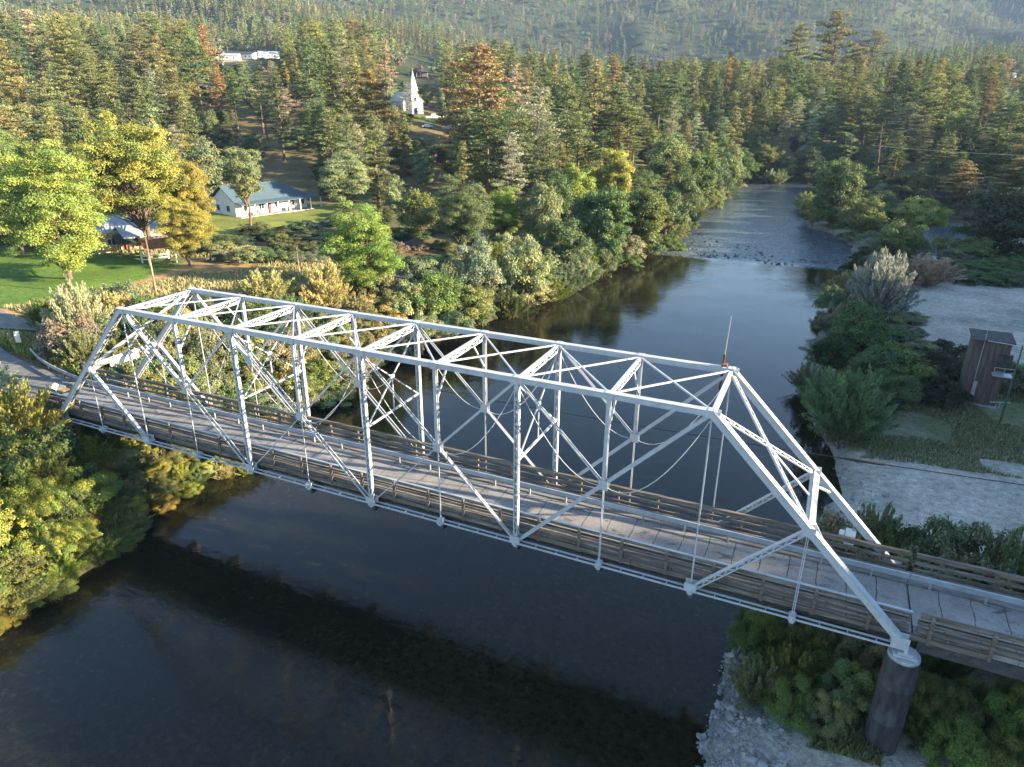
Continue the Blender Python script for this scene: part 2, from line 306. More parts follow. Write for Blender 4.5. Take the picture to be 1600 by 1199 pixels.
def smooth_path(p, n=60):
    p = np.array(p, float); s = np.r_[0, np.cumsum(np.linalg.norm(np.diff(p, axis=0), axis=1))]; q = np.linspace(0, s[-1], n); a = np.stack([np.interp(q, s, p[:, 0]), np.interp(q, s, p[:, 1])], 1)
    for _ in range(12): a[1:-1] = (a[:-2]+a[1:-1]*2+a[2:])/4
    return a
# ---------------------------------------------------------------- the bridge
PP, TH, TW = 5.0, 10.09, 6.08
def lattice(g, a, b, w, h, up, pitch=None, faces=(0, 1), flange=.07, solid=()):
    """built-up member: two channels (plates at +-w/2 across) joined by zig-zag lacing on the faces at +-h/2; solid faces become cover plates"""
    a, b = np.array(a, float), np.array(b, float); d = b-a; L = np.linalg.norm(d); dn = d/L
    si = np.cross(dn, np.array(up, float)); si /= np.linalg.norm(si); u = np.cross(si, dn); pitch = pitch or w*1.15; n = max(2, int(round(L/pitch)))
    for s in (-1, 1):
        g.bar(a, b, .03, h, u, 0, (s*(w/2-.015), 0))
        for q in (-1, 1): g.bar(a, b, flange, .025, u, 0, (s*(w/2-flange/2+.002), q*(h/2-.010)))
    for q in faces:
        q = -1 if q == 0 else 1; hw = w/2-.03
        if q in solid: g.bar(a, b, w-.01, .02, u, 0, (0, q*(h/2+.006))); continue
        for e in (0, 1):
            p = a+dn*(.25 if e == 0 else L-.25); g.bar(p-dn*.22, p+dn*.22, w-.03, .016, u, 0, (0, q*(h/2+.009)))
        for k in range(n):
            s = 1 if k % 2 else -1; p0 = a+dn*(L*k/n)+si*hw*s+u*q*(h/2+.006); p1 = a+dn*(L*(k+1)/n)-si*hw*s+u*q*(h/2+.006)
            g.bar(p0, p1, .06, .012, u, 0)
def gusset(g, c, sx, sz, th=.5):
    for s in (-1, 1): g.box((c[0], c[1]+s*th/2, c[2]), (sx, .02, sz))
def make_bridge():
    S = M['steel']; br = thing('truss_bridge', 'long white painted steel through truss bridge spanning the dark river', 'bridge', (0, 0, 0))
    def Lp(k, y): return np.array([k*PP, y, 0.])
    def Up(k, y): return np.array([k*PP, y, TH])
    def Mp(k, y): return np.array([k*PP, y, TH/2])
    for y, sg in ((0., -1), (TW, 1)):
        g = Geo()                                            # top chord: cover plate on top, channel sides
        a, b = Up(2, y), Up(10, y); g.bar(a, b, .29, .26, (0, 0, 1), 0, (0, .02)); g.bar(a-[.1, 0, 0], b+[.1, 0, 0], .38, .022, (0, 0, 1), 0, (0, .163))
        for s in (-1, 1): g.bar(a, b, .06, .025, (0, 0, 1), 0, (s*.155, -.12))
        for k in range(2, 11):
            gusset(g, Up(k, y)+[0, 0, -.02], .75 if k % 2 == 0 else .45, .36, .345)
            g.box((k*PP+.0, y, TH+.186), (.4, .42, .02))
        for s in (-1, 1):
            for x in np.arange(10.3, 49.9, .32): g.box((x, y+s*.147, TH+.10), (.035, .02, .035)); g.box((x, y+s*.147, TH-.06), (.035, .02, .035))
        g.build('top_chord', S, br)
        g = Geo()                                            # bottom chord: a pair of bars, with hanger blocks at the panel points
        for s in (-1, 1): g.bar(Lp(0, y), Lp(12, y), .06, .09, (0, 0, 1), 0, (s*.17, 0))
        for x in np.arange(1.25, 60, 1.25): g.bar((x, y-.17, 0), (x, y+.17, 0), .05, .04)
        for k in range(1, 12):
            g.box((k*PP, y, .0), (.32, .48, .28)); g.box((k*PP, y, -.22), (.2, .3, .16)); g.tube([(k*PP, y-.34, 0), (k*PP, y+.34, 0)], .07, 8)
            if k % 2 == 0: gusset(g, (k*PP, y, .22), .62, .5, .44)
        g.build('bottom_chord', S, br)
        for (a, b) in ((Lp(0, y), Up(2, y)), (Lp(12, y), Up(10, y))):
            g = Geo(); d = (b-a)/np.linalg.norm(b-a); up = np.cross(np.array([0, 1., 0]), d); up = up if up[2] > 0 else -up
            lattice(g, a+d*.1, b, .38, .32, up, .5, (0, 1), .08, (1,)); g.bar(a+d*.1, b+d*.1, .48, .025, up, 0, (0, .185))
            for s in (-1, 1):
                g.bar(a+d*.3, b-d*.2, .02, .29, up, 0, (s*.196, 0))
                for t in np.arange(.8, np.linalg.norm(b-a)-.5, .35): p = a+d*t+np.array([0, s*.21, 0]); g.box(p, (.035, .02, .035))
            gusset(g, a+d*.45, .75, .6, .42); gusset(g, (a+b)/2, .6, .5, .41); g.build('end_post', S, br)
        for k in (4, 6, 8):
            g = Geo(); lattice(g, Lp(k, y)+[0, 0, .1], Up(k, y)-[0, 0, .12], .27, .24, (0, -1, 0), .36); g.build('vertical_post', S, br)
        for k in (3, 5, 7, 9):
            g = Geo(); a, b = Mp(k, y), Up(k, y)-[0, 0, .15]; g.bar(a, b, .20, .03, (0, -1, 0), 0, (0, .10)); g.bar(a, b, .20, .03, (0, -1, 0), 0, (0, -.10)); g.bar(a, b, .03, .22, (0, -1, 0))
            gusset(g, a, .5, .55, .3); g.build('upper_post', S, br)
        for k in (1, 3, 5, 7, 9, 11):
            g = Geo(); a, b = Lp(k, y), Mp(k, y)
            for s in (-1, 1): g.bar(a, b, .045, .03, (0, -1, 0), 0, (s*(.07 if k in (1,) else .04), s*.04))
            g.build('hanger', S, br)
        for k in (2, 10):
            g = Geo(); a, b = Lp(k, y), Up(k, y)
            g.bar(a, b, .07, .05, (0, -1, 0)); g.build('hanger', S, br)
        def diag(a, b, kind):
            g = Geo()
            if kind == 'lat': lattice(g, a, b, .28, .22, (0, -1, 0), .36, (0, 1), .07)
            elif kind == 'wide': g.bar(a, b, .17, .03, (0, -1, 0), 0, (0, .11)); g.bar(a, b, .17, .03, (0, -1, 0), 0, (0, -.11)); g.bar(a, b, .03, .22, (0, -1, 0))
            elif kind == 'pair':
                for s in (-1, 1): g.bar(a, b, .11, .035, (0, -1, 0), 0, (s*.0, s*.13))
            elif kind == 'mid':
                for s in (-1, 1): g.bar(a, b, .08, .03, (0, -1, 0), 0, (0, s*.09))
            else: g.tube([a, b], .028, 6)
            g.build('diagonal', S, br)
        for sd in (0, 1):
            X = lambda f, k: f(k if sd == 0 else 12-k, y)
            diag(X(Mp, 1), X(Lp, 2), 'lat'); diag(X(Up, 2), X(Mp, 3), 'wide'); diag(X(Mp, 3), X(Lp, 4), 'pair' if sd == 0 else 'wide'); diag(X(Mp, 3), X(Up, 4), 'mid')
            diag(X(Up, 4), X(Mp, 5), 'pair'); diag(X(Mp, 5), X(Lp, 6), 'pair' if sd == 0 else 'mid'); diag(X(Lp, 4), X(Mp, 5), 'rod'); diag(X(Mp, 5), X(Up, 6), 'mid')
            if sd == 1: diag(X(Lp, 4), X(Mp, 5), 'mid')
        for k in (3, 5, 7, 9):                               # slack service cables looped from the top chord to the middle joints
            for dk in (-1, 1):
                a, b = Up(k+dk, y)+[0, 0, -.3], Mp(k, y)+[0, 0, -.1]; t = np.linspace(0, 1, 14)[:, None]; p = a+(b-a)*t; p[:, 2] -= (1.9*4*t*(1-t)*(.75+.25*t))[:, 0]*(1 if dk == 1 else .8)
                g = Geo(); g.tube(p, .018, 5, cap=False); g.build('slack_cable', M['palecable'], br)
    for k in range(2, 11):                                   # latticed cross struts over the road
        x = k*PP; g = Geo(); a, b = (x, .2, TH-.05), (x, TW-.2, TH-.05)
        for z, h in ((.12, .045), (-.26, .045)):
            g.bar(a, b, .18, h, (0, 0, 1), 0, (0, z))
        for s in (-1, 1):
            for z in (.07, -.21): g.bar(a, b, .02, .07, (0, 0, 1), 0, (s*.085, z))
            n = 13
            for i in range(n):
                y0, y1 = .2+(TW-.4)*i/n, .2+(TW-.4)*(i+1)/n; z0, z1 = (.07, -.21) if i % 2 else (-.21, .07); g.bar((x+s*.085, y0, TH-.05+z0), (x+s*.085, y1, TH-.05+z1), .02, .045, (0, 0, 1))
        g.build('cross_strut', S, br)
        if k < 10:
            for a, b in (((x, .1, TH+.1), (x+PP, TW-.1, TH+.1)), ((x, TW-.1, TH+.08), (x+PP, .1, TH+.08))):
                g = Geo(); g.bar(a, b, .075, .02); g.bar(a, b, .02, .06, (0, 0, 1), 0, (.04, -.04)); g.build('top_brace', S, br)
        if k in (4, 6, 8):                                   # sway frames
            zl = 5.2; g = Geo(); y0, y1 = .15, TW-.15; zc = (TH-.4+zl)/2+.45
            g.bar((x, y0, zl), (x, y1, zl), .12, .10); g.bar((x, y0, TH-.4), (x, y1, zl), .07, .07, (1, 0, 0)); g.bar((x, y1, TH-.4), (x, y0, zl), .07, .068, (1, 0, 0)); g.bar((x, TW/2, (TH-.4+zl)/2), (x, TW/2, zl), .07, .06, (1, 0, 0))
            g.box((x, TW/2, (TH-.4+zl)/2), (.12, .4, .35)); g.build('sway_frame', S, br)
        elif k in (3, 5, 7, 9):
            for s, yy in ((1, .12), (-1, TW-.12)): g = Geo(); g.bar((x, yy, TH-2.1), (x, yy+s*1.35, TH-.35), .09, .10, (1, 0, 0)); g.build('knee_brace', S, br)
    for sd in (0, 1):                                        # portals: latticed X in the plane of the end posts with a strut below
        ku, km = (2, 1) if sd == 0 else (10, 11); U0, U1, M0, M1 = Up(ku, .2), Up(ku, TW-.2), Mp(km, .2), Mp(km, TW-.2); pn = np.cross(U1-U0, M0-U0); pn /= np.linalg.norm(pn); pn = pn if pn[2] > 0 else -pn
        g = Geo(); lattice(g, U0*.97+M1*.03, M1, .34, .07, pn, .40, (1,), .055); lattice(g, U1*.97+M0*.03, M0+(0, 0, .01), .34, .10, pn, .40, (1,), .055); c = (U0+M1)/2; g.bar(c, (M0+M1)/2, .22, .05, pn); g.build('portal_brace', S, br)
        g = Geo(); lattice(g, M0-(0, .1, 0), M1+(0, .1, 0), .45, .2, pn, .4, (0, 1), .07); g.bar(M0, M1, .42, .02, pn, 0, (0, .13)); 
        for s, q in ((1, M0), (-1, M1)):
            dn = (Lp(0 if sd == 0 else 12, q[1])-q); dn[1] = 0; dn /= np.linalg.norm(dn); g.bar(q+dn*1.3, q+np.array([0, s*1.3, 0]), .12, .10, pn)
        g.build('portal_strut', S, br)
    # deck, stringers, walkway, guardrails
    DZ = .5; g = Geo(); g.box((30-1.5, 2.52, DZ-.14), (63.4, 3.9, .28)); g.build('deck', M['deck'], br)
    g = Geo(); g.box((28.5, 5.03, DZ+.03), (63.4, 1.14, .12)); g.build('walkway', M['walk'], br)
    g = Geo()
    for y in (.75, 1.6, 2.6, 3.5, 4.4, 5.2): g.bar((-1.5, y, DZ-.5), (60.1, y, DZ-.5), .14, .42)
    g.build('stringer', M['darksteel'], br)
    for k in range(13):
        g = Geo(); x = k*PP+.3 if k == 0 else (k*PP-.3 if k == 12 else k*PP); g.bar((x, .1, -.42), (x, TW-.1, -.42), .2, .55); g.build('floor_beam', M['darksteel'], br)
    rr = random.Random(3)
    g = Geo()
    x = -3.
    while x < 60: L = rr.uniform(2.5, 5); g.box((x+L/2, .50+rr.uniform(-.02, .02), DZ-.16), (L-.03, .22, .26)); x += L
    g.build('edge_timber', M['wood'], br)
    near_rail(br, -3.2, 60.0, DZ); far_rail(br, -3.2, 60.2, DZ)
    g = Geo(); a = (-3., 4.28, DZ+.62); b = (60.2, 4.28, DZ+.62); wbeam(g, a, b)
    for x in np.arange(-2.5, 60, 2.44): g.box((x, 4.37, DZ+.3), (.1, .08, .62))
    g.build('guardrail_beam', M['galv'], br)
    g = Geo()                                                # mast clamped to the far top corner
    g.tube([(49.5, TW+.05, TH-1.2), (49.52, TW+.05, TH+.7)], .06, 8, 1); g.tube([(49.52, TW+.05, TH+.7), (49.6, TW+.05, TH+3.0)], [.04, .03], 8, 0); g.box((49.6, TW, TH+.3), (.3, .35, .12), 1); g.box((49.52, TW+.05, TH+.75), (.12, .12, .25), 1)
    g.build('mast', [S, M['rust']], br)
    return br
def wbeam(g, a, b, z0=0):
    for dz in (-.09, .09): g.bar(a, b, .05, .11, (0, 0, 1), 0, (0, dz))
    g.bar(a, b, .025, .30); g.bar(a, b, .09, .02, (0, 0, 1), 0, (0, .155))
def near_rail(parent, x0, x1, DZ, name='timber_railing'):
    r = thing(name, None, None); r.parent = parent; rr = random.Random(int(x0*10)+5)
    for z, h, yy, wd in ((1.02, .17, .56, .09), (.62, .15, .545, .08), (.22, .19, .54, .10)):
        g = Geo(); x = x0
        while x < x1:
            L = min(rr.choice((4.88, 4.88, 7.32)), x1-x)
            if L < .05: break
            dz = rr.uniform(-.025, .025); g.bar((x+.01, yy+rr.uniform(-.01, .01), DZ+z+dz), (x+L-.01, yy, DZ+z+rr.uniform(-.025, .025)), wd, h); x += L
        g.build('rail', M['wood'], r)
    g = Geo(); g.bar((x0, .60, DZ+1.135), (x1, .60, DZ+1.13), .15, .045); g.build('cap_rail', M['galv' if name == 'timber_railing' else 'wood'], r)
    g = Geo(); g.bar((x0, .85, DZ+.50), (x1, .85, DZ+.50), .05, .26); g.bar((x0, .80, DZ+.12), (x1, .80, DZ+.12), .14, .2); g.build('wheel_guard', M['wood'], r)
    x = x0+.5; first = None
    while x < x1:
        if first is None:
            g = Geo(); g.box((0, 0, 0), (.15, .14, 1.5)); g.box((0, .07, .35), (.16, .03, .1)); g.box((0, -.075, .45), (.05, .02, .05)); g.box((0, -.075, .05), (.05, .02, .05)); first = g.build('post', M['wood'], r); o = first
        else: o = first.copy(); C.objects.link(o)
        o.parent = r; o.location = (x, .42, DZ+.42); o.rotation_euler = (rr.uniform(-.02, .02), rr.uniform(-.025, .025), 0); x += 2.44
def far_rail(parent, x0, x1, DZ, name='timber_railing'):
    r = thing(name, None, None); r.parent = parent; rr = random.Random(int(x1*10)+9)
    for z, h in ((1.12, .22), (.70, .2), (.28, .16)):
        g = Geo(); x = x0
        while x < x1:
            L = min(rr.choice((4.88, 4.88, 7.32)), x1-x)
            if L < .05: break
            g.bar((x+.01, 5.55, DZ+z+rr.uniform(-.02, .02)), (x+L-.01, 5.55+rr.uniform(-.01, .01), DZ+z+rr.uniform(-.02, .02)), .09, h); x += L
        g.build('rail', M['wood'], r)
    g = Geo(); g.bar((x0, 5.56, DZ+1.255), (x1, 5.56, DZ+1.255), .20, .045); g.build('cap_rail', M['wood'], r)
    x = x0+1.2; first = None
    while x < x1:
        if first is None:
            g = Geo(); g.box((0, 0, 0), (.15, .15, 1.5)); first = g.build('post', M['wood'], r); o = first
        else: o = first.copy(); C.objects.link(o)
        o.parent = r; o.location = (x, 5.68, DZ+.45); o.rotation_euler = (rr.uniform(-.02, .02), rr.uniform(-.02, .02), 0); x += 2.44
make_bridge()
def pier(label, x, y, r, ztop, zbot):
    t = thing('bridge_pier', label, 'bridge pier', (x, y, zbot)); g = Geo(); H = ztop-zbot
    zz = [0, .1, H*.33, H*.33+.03, H*.36, H*.36+.03, H*.68, H*.68+.03, H*.71, H*.71+.03, H-.15]; rd = [r*1.0, r, r, r*1.03, r*1.03, r, r, r*1.03, r*1.03, r, r]
    g.tube([(0, 0, a) for a in zz], rd, 32, cap=False); g.build('casing', M['caisson'], t)
    g = Geo(); g.tube([(0, 0, H-.25), (0, 0, H-.1), (0, 0, H-.02)], [r*.93, r*.93, r*.9], 32, cap=False); g.tube([(0, 0, H-.02), (0, 0, H-.019)], [r*.9, .01], 32, cap=False); g.build('cap', M['conc'], t)
    g = Geo(); g.box((0, 0, H+.03), (1.0, .8, .1)); g.box((0, 0, H+.13), (.6, .6, .12)); g.tube([(.0, -.38, H+.24), (.0, .38, H+.24)], .09, 8); g.build('bearing_shoe', M['steel'], t)
pier('round rusted steel pier with pale concrete cap under the near right corner of the bridge', 60, 0, .76, -.32, -6.3)
pier('round steel pier in the shade under the far right corner of the bridge', 60, TW, .76, -.32, -6.3)
pier('short dark pier half hidden by bushes under the near left corner', 0, 0, .7, -.32, -5.5)
pier('dark pier behind bushes under the far left corner of the bridge', 0, TW, .7, -.32, -5.5)
def approach():
    t = thing('approach_span', 'concrete approach span with weathered timber railings right of the truss', 'bridge span', (0, 0, 0)); DZ = .5
    g = Geo(); g.box((75.2, 2.52, DZ-.14), (29.9, 3.9, .28)); g.build('deck', M['deck'], t)
    g = Geo(); g.box((75.2, 5.03, DZ+.03), (29.9, 1.14, .12)); g.build('walkway', M['walk'], t)
    g = Geo()
    for y in (.62, 2.2, 3.8, 5.3): g.bar((60.5, y, DZ-.62), (90, y, DZ-.62), .22, .66)
    g.build('girder', M['darksteel'], t)
    for x in (71.5, 82.5):
        g = Geo()
        for y in (.9, 2.9, 5.0): g.tube([(x, y, -6.6), (x, y, DZ-1.1)], .22, 10, cap=False)
        g.bar((x, .3, DZ-1.1), (x, 5.7, DZ-1.1), .35, .35); g.build('trestle', M['wood'], t)
    near_rail(t, 60.35, 90, DZ, 'side_railing'); far_rail(t, 60.5, 90, DZ, 'side_railing')
    g = Geo(); wbeam(g, (60.25, 4.28, DZ+.62), (90, 4.28, DZ+.62))
    for x in np.arange(61.2, 90, 2.44): g.box((x, 4.37, DZ+.3), (.1, .08, .62))
    g.build('guardrail_beam', M['galv'], t)
approach()
# abutment and road at the left end
g = Geo(); g.box((-2.6, 2.9, -1.7), (1.6, 6.6, 3.8)); g.box((-2.6, -.9, -1.4), (3.0, .35, 3.6)); g.box((-2.6, 6.7, -1.4), (3.0, .35, 3.6)); tag(g.build('bridge_abutment', M['conc']), 'concrete abutment at the left end of the bridge', 'abutment')
rd = smooth_path(ROAD, 60); ribbon('road', rd, 4.6, M['asphalt'], .12, 'narrow asphalt road leading onto the left end of the bridge')
ribbon('dirt_track', smooth_path([(-90, 14), (-60, 14.5), (-40, 14), (-27, 13), (-24, 16), (-25, 22)], 60), 5.0, M['gravelroad'], .13, 'grey dirt track left of the bridge')
g = Geo(); p = smooth_path([(-3.2, 4.3), (-8, 5.0), (-11.5, 5.9), (-15, 7.4)], 12)
for a, b in zip(p[:-1], p[1:]): wbeam(g, (a[0], a[1], .62+.5), (b[0], b[1], .62+.5))
t = thing('roadside_guardrail', 'galvanised guardrail curving away from the left bridge end', 'guardrail'); g.build('beam', M['galv'], t)
for a in p[::3]: g = Geo(); g.box((a[0], a[1]+.1, .4), (.12, .12, 1.3)); g.build('post', M['wood'], t)
g = Geo(); p2 = [(-3.4, 5.6), (-6, 6.4), (-9.5, 8.6), (-12, 11)]
t = thing('wing_railing', 'weathered timber railing flaring away at the far left bridge end', 'railing')
for z in (.75, 1.25):
    g = Geo()
    for a, b in zip(p2[:-1], p2[1:]): g.bar((a[0], a[1], z+.3), (b[0], b[1], z+.3), .09, .22)
    g.build('rail', M['wood'], t)
for a in p2: g = Geo(); g.box((a[0], a[1]+.1, .7), (.15, .15, 1.7)); g.build('post', M['wood'], t)
# signs
t = thing('clearance_board', 'pale rectangular board hung on the left portal of the bridge', 'sign', (5.0, 3.0, 4.9)); g = Geo(); g.box((0, 0, 0), (.05, 2.6, .75)); g.build('board', M['sign'], t)
g = Geo(); 
for y in (-.9, .9): g.box((.05, y, .0), (.05, .08, 1.0))
g.build('bracket', M['steel'], t)
t = thing('road_sign', 'square white sign turned on its corner beside the left end post', 'sign', (-.9, 2.2-1.5, .5)); g = Geo(); g.bar((0, 0, 1.25), (0, .001, 2.25), .72, .03, (1, 0, 0)); 
g = Geo(); s = .36; g.add([(0, -s, 1.75), (0, 0, 1.75-s), (0, s, 1.75), (0, 0, 1.75+s), (.03, -s, 1.75), (.03, 0, 1.75-s), (.03, s, 1.75), (.03, 0, 1.75+s)], BOXF); g.build('panel', M['sign'], t); g = Geo(); g.box((-.04, 0, .9), (.06, .06, 1.8)); g.build('post', M['galv'], t)
t = thing('object_marker', 'tall narrow white sign beside the road left of the bridge', 'sign', (-17.6, 8.0, .1)); g = Geo(); g.box((0, 0, 1.75), (.5, .05, 1.1), 0, .5); g.build('panel', M['sign'], t); g = Geo(); g.box((.02, .05, .9), (.07, .07, 2.0)); g.build('post', M['wood'], t)
t = thing('meter_box', 'small white utility cabinet on the far railing near the right portal', 'utility box', (57.3, 5.95, .5)); g = Geo(); g.box((0, 0, 1.15), (.5, .32, .85)); g.box((-.42, 0, 1.2), (.25, .22, .45)); g.build('cabinet', M['white'], t); g = Geo(); g.box((0, 0, .4), (.07, .07, .8)); g.tube([(.1, 0, 1.58), (.1, 0, 1.9)], .05, 8); g.build('stand', M['galv'], t)
# utility cable across the river, with a black splice
def cable(name, label, a, b, sag, r=.02, mat='cable', splice=None):
    t = np.linspace(0, 1, 40)[:, None]; P = np.array(a)+(np.array(b)-np.array(a))*t; P[:, 2] -= (4*sag*t*(1-t))[:, 0]; g = Geo(); g.tube(P, r, 6, cap=False); rt = g.build(name, M[mat]); tag(rt, label, 'cable')
    if splice is not None:
        i = splice; g = Geo(); g.tube([P[i], P[i]*.7+P[i+1]*.3, P[i+1]*.95+P[i]*.05, P[i+1]], [.03, .085, .085, .03], 8); g.build('splice_case', M[mat], rt)
    return P
cable('overhead_cable', 'black cable crossing low over the river behind the bridge with a dark splice', (-8, 10.2, 4.6), (92, 10, 6.6), 1.75, .026, 'cable', 25)
cable('overhead_wire', 'thin pale wire strung between trees on the right side of the valley', (60, 178, 14), (130, 190, 13), 1.2, .022, 'palecable')
# ---------------------------------------------------------------- buildings and other things on the land
def local(name, label, cat, P, rz, group=None): return thing(name, label, cat, (float(P[0]), float(P[1]), float(P[2])), rz, group)
def prism_roof(g, L, Dp, z, h, over=.5, hip=(0, 0), th=.18, mat=0):
    """pitched roof, ridge along x; hip=(left,right) pulls the ridge end in"""
    x0, x1, y0, y1 = -L/2-over, L/2+over, -Dp/2-over, Dp/2+over; rx0, rx1 = x0+hip[0], x1-hip[1]
    v = [(x0, y0, z), (x1, y0, z), (x1, y1, z), (x0, y1, z), (rx0, 0, z+h), (rx1, 0, z+h)]; v2 = [(a, b, c+th) for a, b, c in v]
    g.add(v+v2, [(6, 7, 11, 10), (8, 9, 10, 11), (0, 1, 7, 6), (2, 3, 9, 8), (0, 4, 5, 1), (2, 5, 4, 3)], mat)
    g.add(v+v2, [(0, 6, 10, 4), (3, 4, 10, 9), (1, 5, 11, 7), (2, 8, 11, 5)] if not (hip[0] or hip[1]) else [(0, 6, 10, 4), (3, 4, 10, 9), (1, 5, 11, 7), (2, 8, 11, 5)], mat)
    for e, on, (ra, rb) in ((0, hip[0], (x0, rx0)), (1, hip[1], (x1, rx1))):
        if on:
            p = [(ra, y0, z+th), (ra, y1, z+th), (rb, 0, z+h+th)]; g.add(p, [(0, 2, 1) if e == 0 else (0, 1, 2)], mat)
def walls(L, Dp, hw, hr, gable=(1, 1)):
    g = Geo(); g.box((0, 0, hw/2), (L, Dp, hw))
    for s, on in ((-1, gable[0]), (1, gable[1])):
        if on: x = s*(L/2-.1); g.add([(x-.1, -Dp/2, hw), (x-.1, Dp/2, hw), (x-.1, 0, hw+hr), (x+.1, -Dp/2, hw), (x+.1, Dp/2, hw), (x+.1, 0, hw+hr)], [(0, 2, 1), (3, 4, 5)])
    return g
def window(parent, x, y, z, w, h, face, frame='white'):
    """face 'f' front(-y) or 'l' left(-x) or 'r'"""
    g = Geo(); sx, sy = (w, .08) if face == 'f' else (.08, w); g.box((x, y, z), (sx+(.16 if face == 'f' else 0), sy+(.16 if face != 'f' else 0), h+.16)); o = g.build('window', M[frame], parent)
    g = Geo(); off = (0, -.05) if face == 'f' else ((-.05, 0) if face == 'l' else (.05, 0))
    for k in (-.26, .26): g.box((x+off[0]+(k*w if face == 'f' else 0), y+off[1]+(k*w if face != 'f' else 0), z), (sx*.44 if face == 'f' else .04, sy*.44 if face != 'f' else .04, h))
    g.build('pane', M['glass'], o)
def farmhouse():
    A, B = np.array([-64.8, 84.0]), np.array([-61.0, 102.5]); c = (A+B)/2; th = math.atan2(*(B-A)[::-1]); n = np.array([-math.sin(th), math.cos(th)]); c = c+n*4.6
    L, Dp = 19.0, 9.0; t = local('farmhouse', 'long white farmhouse with blue grey hip roof and a front porch on the green lawn', 'house', (c[0], c[1], .05), th)
    walls(L, Dp, 3.0, 2.9, (1, 0)).build('wall', M['white'], t); g = Geo(); prism_roof(g, L, Dp, 3.0, 3.2, .5, (0, 5.5)); g.build('roof', M['blueroof'], t)
    g = Geo(); g.add([(-L/2-.3, -4.6, 3.12), (L/2+2.4, -4.6, 3.12), (L/2+2.4, -7.3, 2.65), (-L/2-.3, -7.3, 2.65), (-L/2-.3, -4.6, 3.26), (L/2+2.4, -4.6, 3.26), (L/2+2.4, -7.3, 2.79), (-L/2-.3, -7.3, 2.79)], BOXF); g.box((L/2+1.4, -1.0, 3.0), (2.4, 7.0, .14)); g.build('porch_roof', M['blueroof'], t)
    for x in np.linspace(-L/2+.2, L/2+2.2, 8): g = Geo(); g.box((x, -7.0, 1.35), (.22, .22, 2.6)); g.box((x, -7.0, .15), (.34, .34, .3)); g.build('porch_post', M['white'], t)
    g = Geo(); g.box((.8, -5.9, .08), (L+3, 2.7, .16)); g.build('porch_floor', M['conc'], t)
    for x in (-7.3, -3.0, 1.2, 5.2, 8.0): window(t, x, -4.53, 1.7, 1.3, 1.2, 'f')
    for y in (-1.8, 2.0): window(t, -L/2-.02, y, 1.6, 1.1, 1.2, 'l')
    g = Geo(); g.box((-1, -4.55, 1.15), (1.0, .1, 2.1)); g.build('door', M['redwall'], t)
    for x in (-5.4, 3.4): g = Geo(); g.box((x, -6.3, .5), (1.3, .5, .1)); g.box((x, -6.02, .8), (1.3, .07, .5)); g.box((x-.6, -6.3, .3), (.08, .5, .35)); g.box((x+.6, -6.3, .3), (.08, .5, .35)); tag(g.build('porch_bench', M['brown']), 'brown bench at the left half of the farmhouse porch' if x < 0 else 'brown bench at the right half of the farmhouse porch', 'bench').matrix_world = Matrix.Translation((c[0], c[1], .2)) @ Matrix.Rotation(th, 4, 'Z')
farmhouse()
def barns():
    P = at(193, 388); t = local('tan_cabin', 'tan sided cabin with grey metal roof behind the big yellow green tree', 'house', P, math.radians(62)); walls(9, 6, 3.2, 2.2).build('wall', M['tan'], t); g = Geo(); prism_roof(g, 9, 6, 3.2, 2.3, .6); g.build('roof', M['greyroof'], t); window(t, -2, -3.05, 1.7, 1.2, 1, 'f'); window(t, 2.2, -3.05, 1.7, 1.2, 1, 'f')
    g = Geo(); g.box((0, -3.04, 1.05), (1, .08, 2.0)); g.build('door', M['redwall'], t)
    P = at(236, 392); t = local('open_shed', 'open dark sided shed with pale metal roof beside the tan cabin', 'shed', P, math.radians(66)); g = Geo(); prism_roof(g, 8.5, 7, 3.0, 1.4, .4); g.build('roof', M['greyroof'], t)
    for x in (-4, 0, 4):
        for y in (-3.2, 3.2): g = Geo(); g.box((x, y, 1.5), (.2, .2, 3.0)); g.build('post', M['wood'], t)
    g = Geo(); g.box((0, 3.1, 1.5), (8.3, .12, 2.9)); g.build('back_wall', M['brown'], t)
    P = at(250, 411); t = local('garden_pavilion', 'small white post pavilion with rusty orange roof under the yellow tree', 'pavilion', P, math.radians(70)); g = Geo(); prism_roof(g, 4.2, 3.4, 2.6, 1.0, .35); g.build('roof', M['rustroof'], t)
    for x in (-2, 2):
        for y in (-1.6, 1.6): g = Geo(); g.box((x, y, 1.3), (.18, .18, 2.6)); g.build('post', M['white'], t)
    for z in (.5, 1.0): g = Geo(); g.box((0, 1.6, z), (3.9, .08, .12)); g.build('rail', M['white'], t)
    P = at(213, 398); t = local('lean_to', 'dark brown lean to roof in front of the tan cabin', 'shed', P, math.radians(60)); g = Geo(); prism_roof(g, 5, 3.6, 2.3, 1.0, .3); g.build('roof', M['darkroof'], t)
    for x in (-2.2, 2.2):
        for y in (-1.5, 1.5): g = Geo(); g.box((x, y, 1.15), (.16, .16, 2.3)); g.build('post', M['wood'], t)
    for i, (px, py, lb) in enumerate(((214, 404, 'wooden picnic table on the lawn by the lean to'), (262, 414, 'pale wooden table beside the white post pavilion'))):
        P = at(px, py); t = local('picnic_table', lb, 'table', P, 1.0+i); g = Geo(); g.box((0, 0, .75), (1.8, .8, .06)); g.build('tabletop', M['wood'], t)
        for s in (-1, 1):
            g = Geo(); g.box((0, s*.7, .45), (1.8, .28, .05)); g.build('bench_seat', M['wood'], t); g = Geo(); g.bar((s*.65, -.7, 0), (s*.65, .35, .75), .07, .09); g.bar((s*.66, .7, 0), (s*.66, -.35, .75), .07, .09); g.build('leg', M['wood'], t)
barns()
